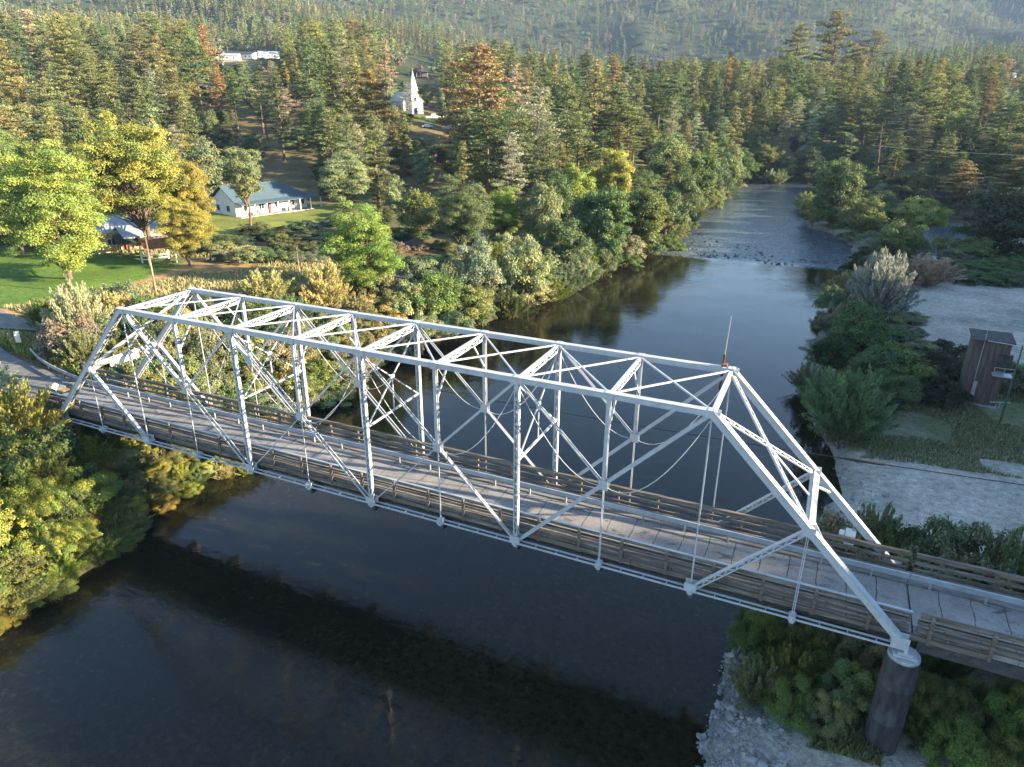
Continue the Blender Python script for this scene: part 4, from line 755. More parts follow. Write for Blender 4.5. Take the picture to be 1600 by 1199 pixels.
HERO = [
 ('big_tree', 110, 436, 232, 172, 'lime', 'large yellow green tree standing on the shaded lawn at the left'),
 ('high_tree', 234, 404, 188, 160, 'lime', 'tall green tree with orange tinged top behind the tan cabin'),
 ('big_tree', 296, 416, 300, 84, 'yellow', 'small golden yellow tree beside the garden pavilion'),
 ('high_tree', 312, 398, 248, 74, 'lime', 'lime green tree right behind the golden yellow tree'),
 ('big_tree', 38, 400, 165, 110, 'green', 'big mid green tree at the left edge of the picture behind the lawn'),
 ('big_tree', -25, 405, 240, 90, 'lime', 'yellow green tree cut by the left edge of the picture'),
 ('broadleaf_tree', 75, 385, 205, 130, 'green', 'green tree filling the gap behind the largest yellow green tree'),
 ('broadleaf_tree', 160, 345, 205, 90, 'green', 'green tree crowded between the largest tree and the orange tinged tree'),
 ('broadleaf_tree', 283, 372, 250, 80, 'bright', 'green tree with yellow edge left of the farmhouse'),
 ('broadleaf_tree', 5, 350, 190, 110, 'mid', 'mid green tree top at the left edge above the lawn trees'),
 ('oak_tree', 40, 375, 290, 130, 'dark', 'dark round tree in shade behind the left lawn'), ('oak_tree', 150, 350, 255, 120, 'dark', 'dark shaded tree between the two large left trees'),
 ('poplar_tree', 262, 330, 162, 62, 'pale', 'pale green pointed tree above the green and orange tree'), ('poplar_tree', 190, 300, 172, 55, 'lime', 'small yellow green tree top behind the large left trees'),
 ('oak_tree', 335, 322, 226, 92, 'olive', 'flat topped olive tree left above the farmhouse roof'), ('bare_stemmed_tree', 391, 365, 228, 66, 'olive', 'slender olive tree with bare lower trunk in front of the farmhouse'),
 ('big_tree', 543, 328, 222, 108, 'pale', 'pale green willow like tree right of the farmhouse'), ('oak_tree', 618, 330, 276, 38, 'pale', 'small round pale tree between the pines and the bright bushes'),
 ('big_tree', 572, 468, 322, 134, 'bright', 'bright green airy tree in the middle above the bridge'), ('oak_tree', 655, 372, 288, 92, 'green', 'green bushy tree right above the bright green airy tree'),
 ('big_tree', 722, 395, 272, 118, 'mid', 'broad mid green tree left of the lime tree by the river'), ('big_tree', 785, 372, 292, 74, 'bright', 'lime green tree between the mid green tree and the grey pine'),
 ('oak_tree', 845, 392, 275, 74, 'olive', 'olive crowned tree on the bank above the round water edge bush'), ('broadleaf_tree', 900, 340, 258, 70, 'bright', 'bright yellow green tree high above the dark river bank trees'),
 ('broadleaf_tree', 955, 330, 235, 70, 'lime', 'tall lime tree rising behind the dark bank trees'), ('broadleaf_tree', 940, 405, 290, 92, 'mid', 'dark green tree leaning over the left bank above the pool'),
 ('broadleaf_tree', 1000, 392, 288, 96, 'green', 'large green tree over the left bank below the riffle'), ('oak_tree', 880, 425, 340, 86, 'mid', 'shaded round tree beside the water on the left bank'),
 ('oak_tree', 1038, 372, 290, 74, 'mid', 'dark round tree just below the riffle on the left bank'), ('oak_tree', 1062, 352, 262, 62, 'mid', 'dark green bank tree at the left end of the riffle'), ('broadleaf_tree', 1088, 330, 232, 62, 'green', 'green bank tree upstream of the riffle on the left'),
 ('oak_tree', 1112, 318, 240, 58, 'mid', 'shaded round bank tree near the river bend'), ('oak_tree', 1135, 300, 228, 56, 'olive', 'olive bank tree at the corner of the river bend'), ('oak_tree', 1040, 300, 215, 90, 'olive', 'olive sunlit tree above the bank trees near the bend'),
 ('oak_tree', 822, 484, 360, 84, 'pale', 'rounded pale green tree overhanging the pool on the left bank', 'tree'), ('oak_tree', 745, 472, 375, 88, 'grey', 'grey green round tree left of the pale tree over the pool'), ('oak_tree', 682, 505, 425, 104, 'green', 'green mounded tree just above the middle of the top chord'),
 ('oak_tree', 735, 500, 440, 86, 'olive', 'olive bush tree at the water edge above the top chord'), ('oak_tree', 902, 448, 388, 66, 'brush', 'low grey brown bush tree leaning over the water'), ('oak_tree', 615, 500, 452, 64, 'olive', 'small olive bush tree behind the top chord'),
 ('willow_shrub', 512, 492, 402, 84, 'gold', 'golden feathery bush tree behind the bridge top chord'), ('willow_shrub', 420, 480, 418, 104, 'gold', 'wide golden bush on the slope left of the slim pole'), ('willow_shrub', 560, 510, 455, 60, 'ochre', 'small ochre bush right of the golden feathery bush'),
 ('willow_shrub', 132, 545, 425, 92, 'tan', 'pale tan feathery bush below the large yellow green tree'), ('willow_shrub', 190, 520, 450, 90, 'gold', 'golden feathery bush beside the pale tan bush'), ('shrub', 118, 565, 488, 100, 'brush', 'dark grey green bush at the road beside the left bridge end'),
 ('willow_shrub', 30, 708, 572, 150, 'lime', 'yellow green feathery willow at the left edge beside the near bridge end'), ('shrub', 50, 735, 640, 130, 'mid', 'dark leafy bush under the feathery willow at the left edge'),
 ('oak_tree', 1330, 560, 468, 98, 'mid', 'dark green tree at the water edge on the right bank'), ('willow_shrub', 1315, 688, 562, 138, 'willow', 'large grey green willow bush at the water edge in front of the brown tower shed'), ('willow_shrub', 1275, 640, 575, 66, 'willow', 'small willow bush hanging over the water left of the large willow bush'),
 ('oak_tree', 1362, 610, 540, 96, 'mid', 'green bush tree behind the large willow bush on the right bank'), ('willow_shrub', 1262, 612, 560, 60, 'brush', 'low twiggy bush overhanging the water above the large willow bush'), ('willow_shrub', 1515, 590, 545, 60, 'willow', 'willow bush right behind the brown tower shed'),
 ('oak_tree', 1290, 588, 520, 70, 'dark', 'dark bush tree overhanging the water above the large willow bush'), ('shrub', 1350, 648, 590, 90, 'willow', 'grey green bush just behind the large willow bush'), ('oak_tree', 1395, 640, 572, 80, 'mid', 'bushy green tree between the willow bush and the brown tower shed'), ('shrub', 1470, 632, 585, 70, 'dark', 'dark bush at the left foot of the brown tower shed'),
 ('shrub', 1400, 610, 535, 110, 'mid', 'mid green bush between the willow and the brown tower shed'), ('shrub', 1462, 600, 540, 90, 'dark', 'dark bush just left of the brown tower shed'), ('shrub', 1440, 560, 530, 90, 'brush', 'grey green bush behind the mid green bush on the right bank'), ('shrub', 1590, 610, 560, 80, 'willow', 'grey green bush right of the brown tower shed'),
 ('willow_shrub', 1370, 500, 385, 98, 'silver', 'silvery feathery bush leaning on the right bank below the side channel'), ('willow_shrub', 1345, 470, 405, 66, 'silver', 'grey twiggy bush at the water edge on the right bank'), ('willow_shrub', 1440, 445, 392, 96, 'tan', 'tan and grey bush at the top corner of the gravel lot'),
 ('oak_tree', 1158, 284, 236, 50, 'mid', 'mid green tree closing the left side of the river bend'), ('broadleaf_tree', 1192, 281, 222, 56, 'green', 'green tree at the head of the visible river'), ('oak_tree', 1228, 283, 240, 52, 'olive', 'olive tree right of the green tree at the river head'), ('oak_tree', 1262, 286, 232, 54, 'dark', 'dark tree closing the right side of the river bend'), ('willow_shrub', 1210, 287, 262, 44, 'grey', 'grey green bush at the water at the river head'),
 ('oak_tree', 1268, 355, 300, 44, 'lime', 'yellow green bush on the tip of the river island'), ('oak_tree', 1345, 372, 308, 80, 'green', 'green bush tree with yellow patches on the river island'), ('broadleaf_tree', 1300, 358, 250, 70, 'mid', 'shaded green tree on the river island'),
 ('oak_tree', 1432, 372, 302, 78, 'lime', 'round lime green tree left of the side channel'), ('oak_tree', 1400, 415, 345, 90, 'mid', 'dark bush tree between the island and the side channel'), ('oak_tree', 1548, 402, 296, 150, 'dark', 'very wide dark oak at the edge of the gravel lot'), ('oak_tree', 1618, 395, 262, 110, 'mid', 'dark green oak cut by the right edge of the picture'),
 ('oak_tree', 1590, 305, 215, 80, 'ochre', 'sunlit ochre tree at the right edge of the picture'),
 ('skirted_pine', 750, 286, 72, 112, 'orange', 'tall rust orange pine with a spreading skirt in the middle of the wood'), ('pine_tree', 735, 262, 84, 70, 'pineyellow', 'yellow green pine merging with the left side of the rust orange pine'), ('grey_pine', 828, 305, 130, 84, 'greypine', 'leaning grey green pine left of the brown and green pines'),
 ('skirted_pine', 588, 268, 112, 74, 'ochre', 'narrow golden brown pine left of the white church'), ('pine_tree', 925, 262, 92, 60, 'ochre', 'brown tinged pine in the middle of the river side wood'), ('pine_tree', 958, 262, 130, 56, 'pineolive', 'green pine just right of the brown tinged pine'),
 ('pine_tree', 1290, 172, 18, 56, 'pineolive', 'tallest pine on the right breaking the blue hill line'), ('pine_tree', 1232, 160, 38, 44, 'pineolive', 'tall pine left of the tallest right hand pine'), ('pine_tree', 1350, 150, 48, 46, 'pineolive', 'pine right of the tallest right hand pine'),
 ('pine_tree', 1330, 120, 68, 20, 'orange', 'small dead orange pine far behind the tallest right hand pine'), ('pine_tree', 1560, 160, 92, 40, 'orange', 'dead orange tree top in front of the row of green pines on the right'), ('pine_tree', 328, 145, 40, 34, 'orange', 'dead orange pine standing before the far golden clearing'),
 ('pine_tree', 348, 175, 100, 30, 'orange', 'smaller orange tinted pine below the far golden clearing'), ('pine_tree', 118, 175, 22, 52, 'pineyellow', 'tall yellow green pine high at the left'), ('pine_tree', 70, 130, 18, 40, 'tan', 'pale brownish pine at the upper left'),
 ('pine_tree', 30, 135, 20, 42, 'pineolive', 'olive pine near the upper left corner'), ('pine_tree', 262, 190, 70, 40, 'pineyellow', 'yellow green pine left of the orange dead pine'), ('pine_tree', 160, 165, 78, 40, 'pineyellow', 'sunlit pine with bare lower trunk at the left'),
 ('bare_tree', 1118, 232, 108, 30, 'bark', 'tall bare brown snag with thin top branches above the river bend'), ('bare_tree', 1370, 290, 190, 36, 'bark', 'pale leafless tree on the right bank above the island'), ('bare_tree', 1215, 180, 130, 26, 'bark', 'pale dead snag behind the river bend'),
 ('pine_tree', 1405, 260, 160, 60, 'grey', 'grey green pine among dark trees on the right side'), ('pine_tree', 1555, 262, 160, 76, 'pinegreen', 'dark pine with lit tip near the right edge'), ('poplar_tree', 1310, 280, 190, 60, 'mid', 'dark tree behind the river island'),
]
def heroes():
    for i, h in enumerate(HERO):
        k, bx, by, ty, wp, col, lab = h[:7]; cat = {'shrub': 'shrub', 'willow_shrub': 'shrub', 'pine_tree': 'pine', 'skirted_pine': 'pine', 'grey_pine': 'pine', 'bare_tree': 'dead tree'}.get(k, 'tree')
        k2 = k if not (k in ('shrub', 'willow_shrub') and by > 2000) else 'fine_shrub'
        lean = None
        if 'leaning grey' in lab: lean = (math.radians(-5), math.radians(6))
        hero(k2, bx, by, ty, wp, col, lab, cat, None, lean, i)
heroes()
# bushes around both ends of the bridge: (x, y, height, width, colour, kind)
rb = random.Random(5)
BUSH = []
CW = dict(lime='lime green', green='green', olive='olive', bright='bright green', mid='mid green', willow='grey green', gold='golden', brush='grey brown', pale='pale green', dark='dark green', silver='silvery', tan='tan', berry='deep green', ochre='ochre')
def bush_bed(spots, label, group):
    """label has %s for the colour; queued, then the largest in the picture become single shrubs"""
    for i, (x, y, h, wd, col, kind) in enumerate(spots):
        z = max(float(height(x, y)), WZ-.1)-.15; d = float(river_d(x, y)); where = 'at the water' if d < 2.5 else ('near the water' if d < 8 else 'up the bank')
        kw = {'fine_shrub': 'leafy shrub', 'shrub': 'rounded shrub', 'willow_shrub': 'feathery shrub', 'oak_tree': 'bushy tree'}[kind]
        q = proj((x, y, z)); side = 'left' if q[0] < 540 else ('middle' if q[0] < 1060 else 'right')
        BUSH.append((h*wd/q[2]**2, kind, (x, y, z), h, wd, col, '%s%s %s %s, %s' % ('low ' if h < 1.5 else ('tall ' if h > 3.3 else ''), CW[col], kw, label if 'steel pier' not in label else ('left of the round steel pier' if x < 59.6 else 'right of the round steel pier'), where), CW[col]+' '+kw+'s '+label+' '+where, i, q))
def finish_bushes():
    BUSH.sort(key=lambda t: -t[0]); n = {}; rest = []
    for a, kind, P, h, wd, col, lab, grp, i, q in BUSH:
        if q[0] < -80 or q[0] > 1680 or q[1]-h*FPX/q[2] > 1230: continue
        nm = 'shrub' if kind == 'fine_shrub' else kind
        if n.get(nm, 0) >= {'oak_tree': 120}.get(nm, 262): rest.append((P, wd/PROTO[kind][0][1], h/PROTO[kind][0][0], pc(col, rb), kind, i)); continue
        n[nm] = n.get(nm, 0)+1; put(kind, P, h, wd, col, lab, 'shrub', grp, False, i, rg=rb)
    if rest: instance_stuff('undergrowth', rest, 'smaller shrubs filling the thickets along the river banks')
    print('bushes', n, len(rest))
LBED = []
for i in range(4000):
    if len(LBED) > 240: break
    x, y = rb.uniform(-24, 9.5), rb.uniform(-26, 7.5); d = float(river_d(x, y))
    if d < .15 or any((x-a[0])**2+(y-a[1])**2 < 1.55**2 for a in LBED): continue
    if abs(y-np.interp(x, [-24, -8, -3], [5, 2.9, 2.55])) < 3.0: continue
    h = min(1.2+d*.35, 4.6)*rb.uniform(.7, 1.15)
    if y > -2.5: h = min(h, (-.9 if x > -1.5 else 0)-float(height(x, y)))
    if h < .6: continue
    LBED.append((x, y, h, rb.uniform(3.2, 5.4), rb.choice(['lime', 'green', 'olive', 'green', 'bright', 'mid', 'green']), rb.choice(['fine_shrub', 'fine_shrub', 'shrub', 'willow_shrub'])))
for i in range(1200):
    x, y = rb.uniform(-1, 11.5), rb.uniform(-1.5, 9.5); d = float(river_d(x, y)); h = min(rb.uniform(.9, 1.7), -.9-float(height(x, y)))
    if d < -.1 or h < .6 or len(LBED) > 330 or any((x-a[0])**2+(y-a[1])**2 < 1.0 for a in LBED): continue
    LBED.append((x, y, h, rb.uniform(1.6, 2.8), rb.choice(['lime', 'olive', 'gold', 'green']), rb.choice(['fine_shrub', 'willow_shrub'])))
bush_bed(LBED, 'in the thicket below the left bridge end', 'shrubs on the near left bank')
LBED2 = []
for i in range(900):
    if len(LBED2) > 85: break
    x, y = rb.uniform(-26, 8), 7.6+32*rb.random()**1.3; d = float(river_d(x, y))
    if d < .6 or any((x-a[0])**2+(y-a[1])**2 < 2.3**2 for a in LBED2): continue
    if x < -8 and y > 24: continue
    if x < -10 and y < 19 and abs(y-np.interp(x, [-27, -14, -8], [11, 5, 4])) < 5: continue
    LBED2.append((x, y, min(1.6+d*.22, 4.2)*rb.uniform(.7, 1.2), rb.uniform(3.4, 6), rb.choice(['gold', 'olive', 'brush', 'olive', 'green', 'mid', 'pale', 'willow', 'dark']), rb.choice(['shrub', 'willow_shrub', 'shrub'])))
bush_bed(LBED2, 'on the bank behind the left truss half', 'shrubs on the far left bank')
for (x, y, h, wd, col, lab) in ((-9.5, -1.2, 5.2, 5.0, 'pale', 'pale feathery willow beside the road at the near left bridge end'), (-14, -4.0, 5.0, 5.5, 'willow', 'green feathery willow at the left edge below the road'), (-6.5, -3.4, 3.4, 4.2, 'mid', 'dark leafy shrub just left of the near left bearing')):
    put('willow_shrub' if 'feathery' in lab else 'fine_shrub', (x, y, float(height(x, y))-.2), h, wd, col, lab, 'shrub', None, True, rg=rb)
RBED = []
for (x0, x1, y0, y1, n, cols, hh, ks) in ((53.6, 63.8, .2, 6.8, 24, ['mid', 'green', 'green', 'olive'], (1.9, 3.3), ['fine_shrub', 'fine_shrub', 'willow_shrub']), (61.4, 67.5, -.3, 4.4, 14, ['mid', 'green', 'green'], (2.0, 3.6), ['fine_shrub', 'fine_shrub'])):
    k = 0
    for i in range(500):
        if k >= n: break
        x, y = rb.uniform(x0, x1), rb.uniform(y0, y1)
        if (x-60)**2+(y)**2 < 1.9**2 or (x-60)**2+(y-TW)**2 < 1.6**2 or float(river_d(x, y)) < 1.2 or any((x-a[0])**2+(y-a[1])**2 < 1.3**2 for a in RBED): continue
        RBED.append((x, y, rb.uniform(*hh), rb.uniform(2.2, 3.6), rb.choice(cols), rb.choice(ks))); k += 1
bush_bed(RBED, 'around the round steel pier', 'shrubs under the right end of the bridge')
RB2 = []
for i in range(400):
    if len(RB2) >= 26: break
    x = rb.uniform(57.5, 69.5); y = 9.6+rb.uniform(0, 5.6)-(x-57)*.10
    if any((x-a[0])**2+(y-a[1])**2 < 1.4**2 for a in RB2): continue
    RB2.append((x, y, rb.uniform(4.2, 6.4), rb.uniform(4.0, 5.6), rb.choice(['willow', 'willow', 'mid', 'brush']), rb.choice(['willow_shrub', 'shrub', 'shrub'])))
bush_bed(RB2, 'beyond the right bridge end', 'willows behind the right bridge end')
MD = []
for i in range(400):
    if len(MD) >= 26: break
    p = at(rb.uniform(1495, 1640), rb.uniform(405, 446))
    if any((p[0]-a[0])**2+(p[1]-a[1])**2 < 2.6**2 for a in MD): continue
    MD.append((p[0], p[1], rb.uniform(1.4, 2.6), rb.uniform(5, 8), 'berry', 'shrub'))
bush_bed(MD, 'in the bramble bed behind the gravel lot', 'brambles behind the gravel lot')
MD = []
for i in range(3500):
    if len(MD) >= 150: break
    q = rb.choice([((590, 850), (335, 420)), ((500, 600), (335, 372)), ((330, 520), (362, 408)), ((330, 560), (366, 410)), ((1370, 1500), (556, 612)), ((1330, 1420), (480, 560)), ((640, 900), (400, 470)), ((1330, 1470), (400, 440)), ((0, 330), (370, 384))])
    p = at(rb.uniform(*q[0]), rb.uniform(*q[1]))
    if float(river_d(p[0], p[1])) < .8 or any((p[0]-a[0])**2+(p[1]-a[1])**2 < 2.8**2 for a in MD): continue
    MD.append((p[0], p[1], rb.uniform(1.2, 2.6), rb.uniform(4, 7), rb.choice(['mid', 'dark', 'brush', 'berry', 'olive']), 'shrub'))
bush_bed(MD, 'on rough ground beside the river', 'low shrubs on rough ground')
BK = []
for i in range(2500):
    if len(BK) > 165: break
    y = 18+250*rb.random()**1.25; x = float(np.interp(y, LB[:, 0], LB[:, 1]))-rb.uniform(-.8, 8+y*.03); z = float(height(x, y)); sc = 1+y/260
    if any((x-a[0])**2+(y-a[1])**2 < (2.0*sc)**2 for a in BK): continue
    if y < 46: BK.append((x, y, rb.uniform(2.2, 3.6), rb.uniform(4, 6), rb.choice(['gold', 'olive', 'brush', 'green']), 'shrub'))
    else: BK.append((x, y, rb.uniform(3.0, 6.0)*(.8+.2*sc), rb.uniform(4.5, 7)*sc**.6, rb.choice(['mid', 'green', 'olive', 'willow', 'brush', 'mid', 'pale']), rb.choice(['oak_tree', 'shrub', 'shrub', 'willow_shrub'])))
bush_bed(BK, 'crowding the left bank upstream', 'bushes along the left river bank')
BK = []
for i in range(2000):
    if len(BK) > 75: break
    y = 60+220*rb.random(); x = float(np.interp(y, RB[:, 0], RB[:, 1]))+rb.uniform(.2, 7 if y < 130 else 26); sc = 1+y/260
    if 96 < y < 128 and x > 63 or float(river_d(x, y)) < .8: continue
    if any((x-a[0])**2+(y-a[1])**2 < (2.7*sc)**2 for a in BK): continue
    BK.append((x, y, rb.uniform(2.4, 5.0)*(.8+.2*sc), rb.uniform(4, 6)*sc**.6, rb.choice(['mid', 'green', 'dark', 'willow', 'brush', 'olive', 'silver']), rb.choice(['oak_tree', 'shrub', 'willow_shrub'])))
bush_bed(BK, 'along the shaded right bank upstream', 'bushes along the right river bank')
# ---- the woods: nearest trees one by one, the rest as one far-off wood
BOX = [(336, 262, 500, 345, 172), (160, 348, 275, 412, 134), (-50, 386, 215, 470, 120), (320, 322, 545, 362, 160), (600, 106, 664, 152, 295), (626, 88, 686, 122, 575), (660, 176, 705, 198, 280), (345, 82, 402, 97, 640), (402, 84, 440, 94, 590), (1130, 285, 1290, 420, 260), (1060, 300, 1330, 430, 100), (1380, 440, 1700, 560, 130), (1460, 360, 1500, 400, 200), (1565, 108, 1590, 124, 900), (420, 265, 500, 330, 170)]
def blocked(P, H, Wd):
    a = proj(P); b = proj(P+np.array([0, 0, H])); hw = Wd*.5*FPX/a[2]; x0, x1, y0, y1 = a[0]-hw*.8, a[0]+hw*.8, b[1], a[1]
    if x1 < -60 or x0 > 1660: return True
    for bx0, by0, bx1, by1, dd in BOX:
        if a[2] < dd and x0 < bx1 and x1 > bx0 and y0 < by1 and y1 > by0+2: return True
        if bx0 < a[0] < bx1 and by0 < a[1] < by1: return True
    return False
HP = np.array([o.location[:2] for o in C.objects if o.parent is None and o.get('category') in ('tree', 'pine', 'dead tree')])
def scatter(n, umin, umax, rmin, seed, dens=None):
    rg = np.random.default_rng(seed); out = []; cell = {}
    u = np.sqrt(rg.uniform(umin**2, umax**2, n)); v = rg.uniform(-.80, .80, n)*u; x = CAM[0]+u*HX+v*HY; y = CAM[1]+u*HY-v*HX; d = river_d(x, y); z = height(x, y)
    for i in range(n):
        if d[i] < 4: continue
        k = (int(x[i]//rmin), int(y[i]//rmin))
        if any((x[i]-q[0])**2+(y[i]-q[1])**2 < rmin**2 for a in (-1, 0, 1) for b in (-1, 0, 1) for q in cell.get((k[0]+a, k[1]+b), ())): continue
        cell.setdefault(k, []).append((x[i], y[i])); out.append((x[i], y[i], z[i], u[i], v[i]))
    return out
def species(x, y, u, v, r):
    """kind, height, width, colour for a woodland tree"""
    n = float(vnoise(np.array([x]), np.array([y]), .025, 31)[0]); riverside = float(river_d(x, y)) < 24
    if riverside and r.random() < .8:
        k = r.choice(['oak_tree', 'broadleaf_tree', 'oak_tree']); return k, r.uniform(7, 12), r.uniform(7, 11), r.choice(['mid', 'green', 'olive', 'mid', 'dark'])
    p = r.random()
    if p < .52+.2*n:
        k = r.choice(['pine_tree', 'pine_tree', 'pine_tree', 'fir_tree']); H = 15+18*r.random()**1.1; c = r.choices(['pineolive', 'pineyellow', 'pinegreen', 'ochre', 'rust', 'tan'], [6, 3.5, 4.5, .5, .05, .15])[0]; return k, H, H*r.uniform(.28, .44), c
    if p < .60+.2*n: return 'grey_pine', r.uniform(15, 24), r.uniform(7, 9), r.choice(['greypine', 'grey'])
    if p < .68: return 'poplar_tree', r.uniform(11, 19), r.uniform(5, 7), r.choice(['olive', 'lime', 'pale', 'green'])
    return r.choice(['oak_tree', 'broadleaf_tree']), r.uniform(5, 12), r.uniform(6, 11), r.choice(['mid', 'olive', 'green', 'dark', 'grey', 'lime', 'olive'])
def zone(u, v, x, y):
    if v < -.45*u: s = 'far left'
    elif v < -.15*u: s = 'left'
    elif v < .12*u: s = 'middle'
    elif v < .42*u: s = 'right'
    else: s = 'far right'
    return s
CN = dict(pineolive='olive green', pineyellow='yellow green', pinegreen='deep green', ochre='golden brown', rust='rusty orange', tan='pale brown', greypine='grey green', grey='grey green', olive='olive', lime='lime green', pale='pale green', green='green', mid='mid green', dark='dark green')
KN = dict(pine_tree='pine', fir_tree='fir', grey_pine='open crowned pine', poplar_tree='narrow leafy tree', oak_tree='round oak', broadleaf_tree='broad leafy tree')
rw = random.Random(21); wood = []
for (x, y, z, u, v) in scatter(10000, 120, 520, 7.2, 77):
    k, H, Wd, c = species(x, y, u, v, rw)
    if u < 175 and (x > 40 or (x > -95 and y < 110)): continue
    if x > 50 and y < 150: continue
    if u < 230 and k in ('pine_tree', 'fir_tree', 'grey_pine'): H = min(H, 22)
    if v > .1*u and u < 300: H *= .7
    if len(HP) and np.min((HP[:, 0]-x)**2+(HP[:, 1]-y)**2) < 4.5**2: continue
    P = np.array([x, y, z-.2])
    if blocked(P, H, Wd): continue
    wood.append((H/u, k, P, H, Wd, c, u, v))
wood.sort(key=lambda t: -t[0]); cnt = {}; far = []
for s, k, P, H, Wd, c, u, v in wood:
    kk = 'pine' if k in ('pine_tree', 'fir_tree', 'grey_pine') else 'tree'
    if cnt.get(kk, 0) >= 300: far.append((P, H, Wd, c, k)); continue
    cnt[kk] = cnt.get(kk, 0)+1; zz = zone(u, v, P[0], P[1])
    sz_ = 'tall' if H > 25 else ('small' if H < 16 else 'middling'); dp = 'at the front of' if u < 215 else ('deep in' if u > 285 else 'amid'); put(k, P, H, Wd, c, '%s %s %s %s the %s wood' % (sz_, CN[c], KN[k], dp, zz), kk, '%s %s %ss %s the %s wood' % (sz_, CN[c], KN[k], dp, zz), False, rg=rw)
print('woods', len(wood), cnt, 'far', len(far))
def instance_stuff(name, items, label):
    """items: (P, sx, sz, colour, kind, variant) scattered with geometry nodes as ONE object"""
    keys = sorted({(k, var % len(PROTO[k][1])) for _, _, _, _, k, var in items}); col = D.collections.new(name+'_models')
    for i, (k, v) in enumerate(keys):
        o = D.objects.new('model_%03d' % i, PROTO[k][1][v][2]); col.objects.link(o)
    idx = {q: i for i, q in enumerate(keys)}; me = D.meshes.new(name); me.vertices.add(len(items)); me.vertices.foreach_set('co', np.array([t[0] for t in items], float).ravel())
    A = me.attributes.new('tcol', 'FLOAT_COLOR', 'POINT'); A.data.foreach_set('color', np.array([(*t[3], 1) for t in items], float).ravel())
    A = me.attributes.new('isc', 'FLOAT_VECTOR', 'POINT'); A.data.foreach_set('vector', np.array([(t[1], t[1], t[2]) for t in items], float).ravel())
    A = me.attributes.new('pick', 'INT', 'POINT'); A.data.foreach_set('value', np.array([idx[(t[4], t[5] % len(PROTO[t[4]][1]))] for t in items], int))
    A = me.attributes.new('irot', 'FLOAT_VECTOR', 'POINT'); rg = np.random.default_rng(1); A.data.foreach_set('vector', np.stack([np.zeros(len(items)), np.zeros(len(items)), rg.uniform(0, 6.28, len(items))], 1).ravel())
    o = D.objects.new(name, me); C.objects.link(o); gt = D.node_groups.new(name, 'GeometryNodeTree'); gt.interface.new_socket('Geometry', in_out='INPUT', socket_type='NodeSocketGeometry'); gt.interface.new_socket('Geometry', in_out='OUTPUT', socket_type='NodeSocketGeometry')
    N = gt.nodes.new; i_ = N('NodeGroupInput'); o_ = N('NodeGroupOutput'); ip = N('GeometryNodeInstanceOnPoints'); ci = N('GeometryNodeCollectionInfo'); ci.inputs['Collection'].default_value = col; ci.inputs['Separate Children'].default_value = True; ci.inputs['Reset Children'].default_value = True
    def na(n, ty): a = N('GeometryNodeInputNamedAttribute'); a.data_type = ty; a.inputs['Name'].default_value = n; return next(s for s in a.outputs if s.name == 'Attribute' and s.enabled)
    gt.links.new(i_.outputs[0], ip.inputs['Points']); gt.links.new(ci.outputs[0], ip.inputs['Instance']); ip.inputs['Pick Instance'].default_value = True; gt.links.new(na('pick', 'INT'), ip.inputs['Instance Index']); gt.links.new(na('isc', 'FLOAT_VECTOR'), ip.inputs['Scale']); gt.links.new(na('irot', 'FLOAT_VECTOR'), ip.inputs['Rotation']); gt.links.new(ip.outputs[0], o_.inputs[0])
    md = o.modifiers.new('scatter', 'NODES'); md.node_group = gt; me.materials.append(M['leaf']); return tag(o, label, 'woodland', None, 'stuff')
def pc(c, r): return [k*r.uniform(.8, 1.2) for k in LEAFCOL[c]]
items = [(P, Wd/PROTO[k][0][1], H/PROTO[k][0][0], pc(c, rw), k, rw.randrange(9)) for P, H, Wd, c, k in far]
proto('hill_conifer', (24, 6.6), [pine(s, 24, 3.3, .12, 30, 1.5, .35) for s in (101, 102, 103)]); proto('hill_oak', (9, 10), [broadleaf(s, 9, 4.8, .08, 1.0, 26, 40) for s in (111, 112)])
for (x, y, z, u, v) in scatter(30000, 505, 1250, 7.5, 78)+scatter(34000, 1250, 3000, 13, 79):
    if 540 < u < 640 and -330 < v < -195: continue
    n = float(vnoise(np.array([x]), np.array([y]), .012, 41)[0]); P = np.array([x, y, z-.3])
    if blocked(P, 20, 6): continue
    if rw.random() < .62+.3*n: H = rw.uniform(13, 30); items.append((P, H*.27/6.6*(1.0 if u < 1250 else 1.5), H/24, pc(rw.choices(['pineolive', 'pineyellow', 'pinegreen', 'tan', 'grey'], [5, 4, 4, .7, 1])[0], rw), 'hill_conifer', rw.randrange(3)))
    else: H = rw.uniform(7, 13); items.append((P, H*1.1/10*(1 if u < 1250 else 1.5), H/9, pc(rw.choice(['olive', 'mid', 'green', 'grey', 'pale']), rw), 'hill_oak', rw.randrange(2)))
instance_stuff('distant_woodland', items, 'mass of distant pines and oaks covering the far slopes')
print('distant', len(items))
finish_bushes()
# the wood on the rising ground to the right of the gravel bar, whose shade covers the right bank
it = []; rg = np.random.default_rng(5)
for i in range(2600):
    x, y = rg.uniform(112, 190), rg.uniform(-70, 330)
    if x < 118+6*math.sin(y*.06)+4*math.sin(y*.17) or x < 60+(y+30)*.235+18: continue
    if any((x-q[0][0])**2+(y-q[0][1])**2 < 36 for q in it): continue
    H = rg.uniform(16, 24)*(1.22 if -40 < y < 70 else 1); k = rw.choice(['pine_tree', 'oak_tree', 'broadleaf_tree', 'fir_tree']); h0, w0 = PROTO[k][0]; H = H if 'oak' not in k else H*.85
    it.append((np.array([x, y, float(height(x, y))-.2]), (H*.3 if k in ('pine_tree', 'fir_tree') else H*.75)/w0, H/h0, pc(rw.choice(['mid', 'olive', 'pinegreen']), rw), k, rw.randrange(6)))
instance_stuff('hillside_wood', it, 'shady wood on the rising ground right of the gravel bar'); print('side wood', len(it))
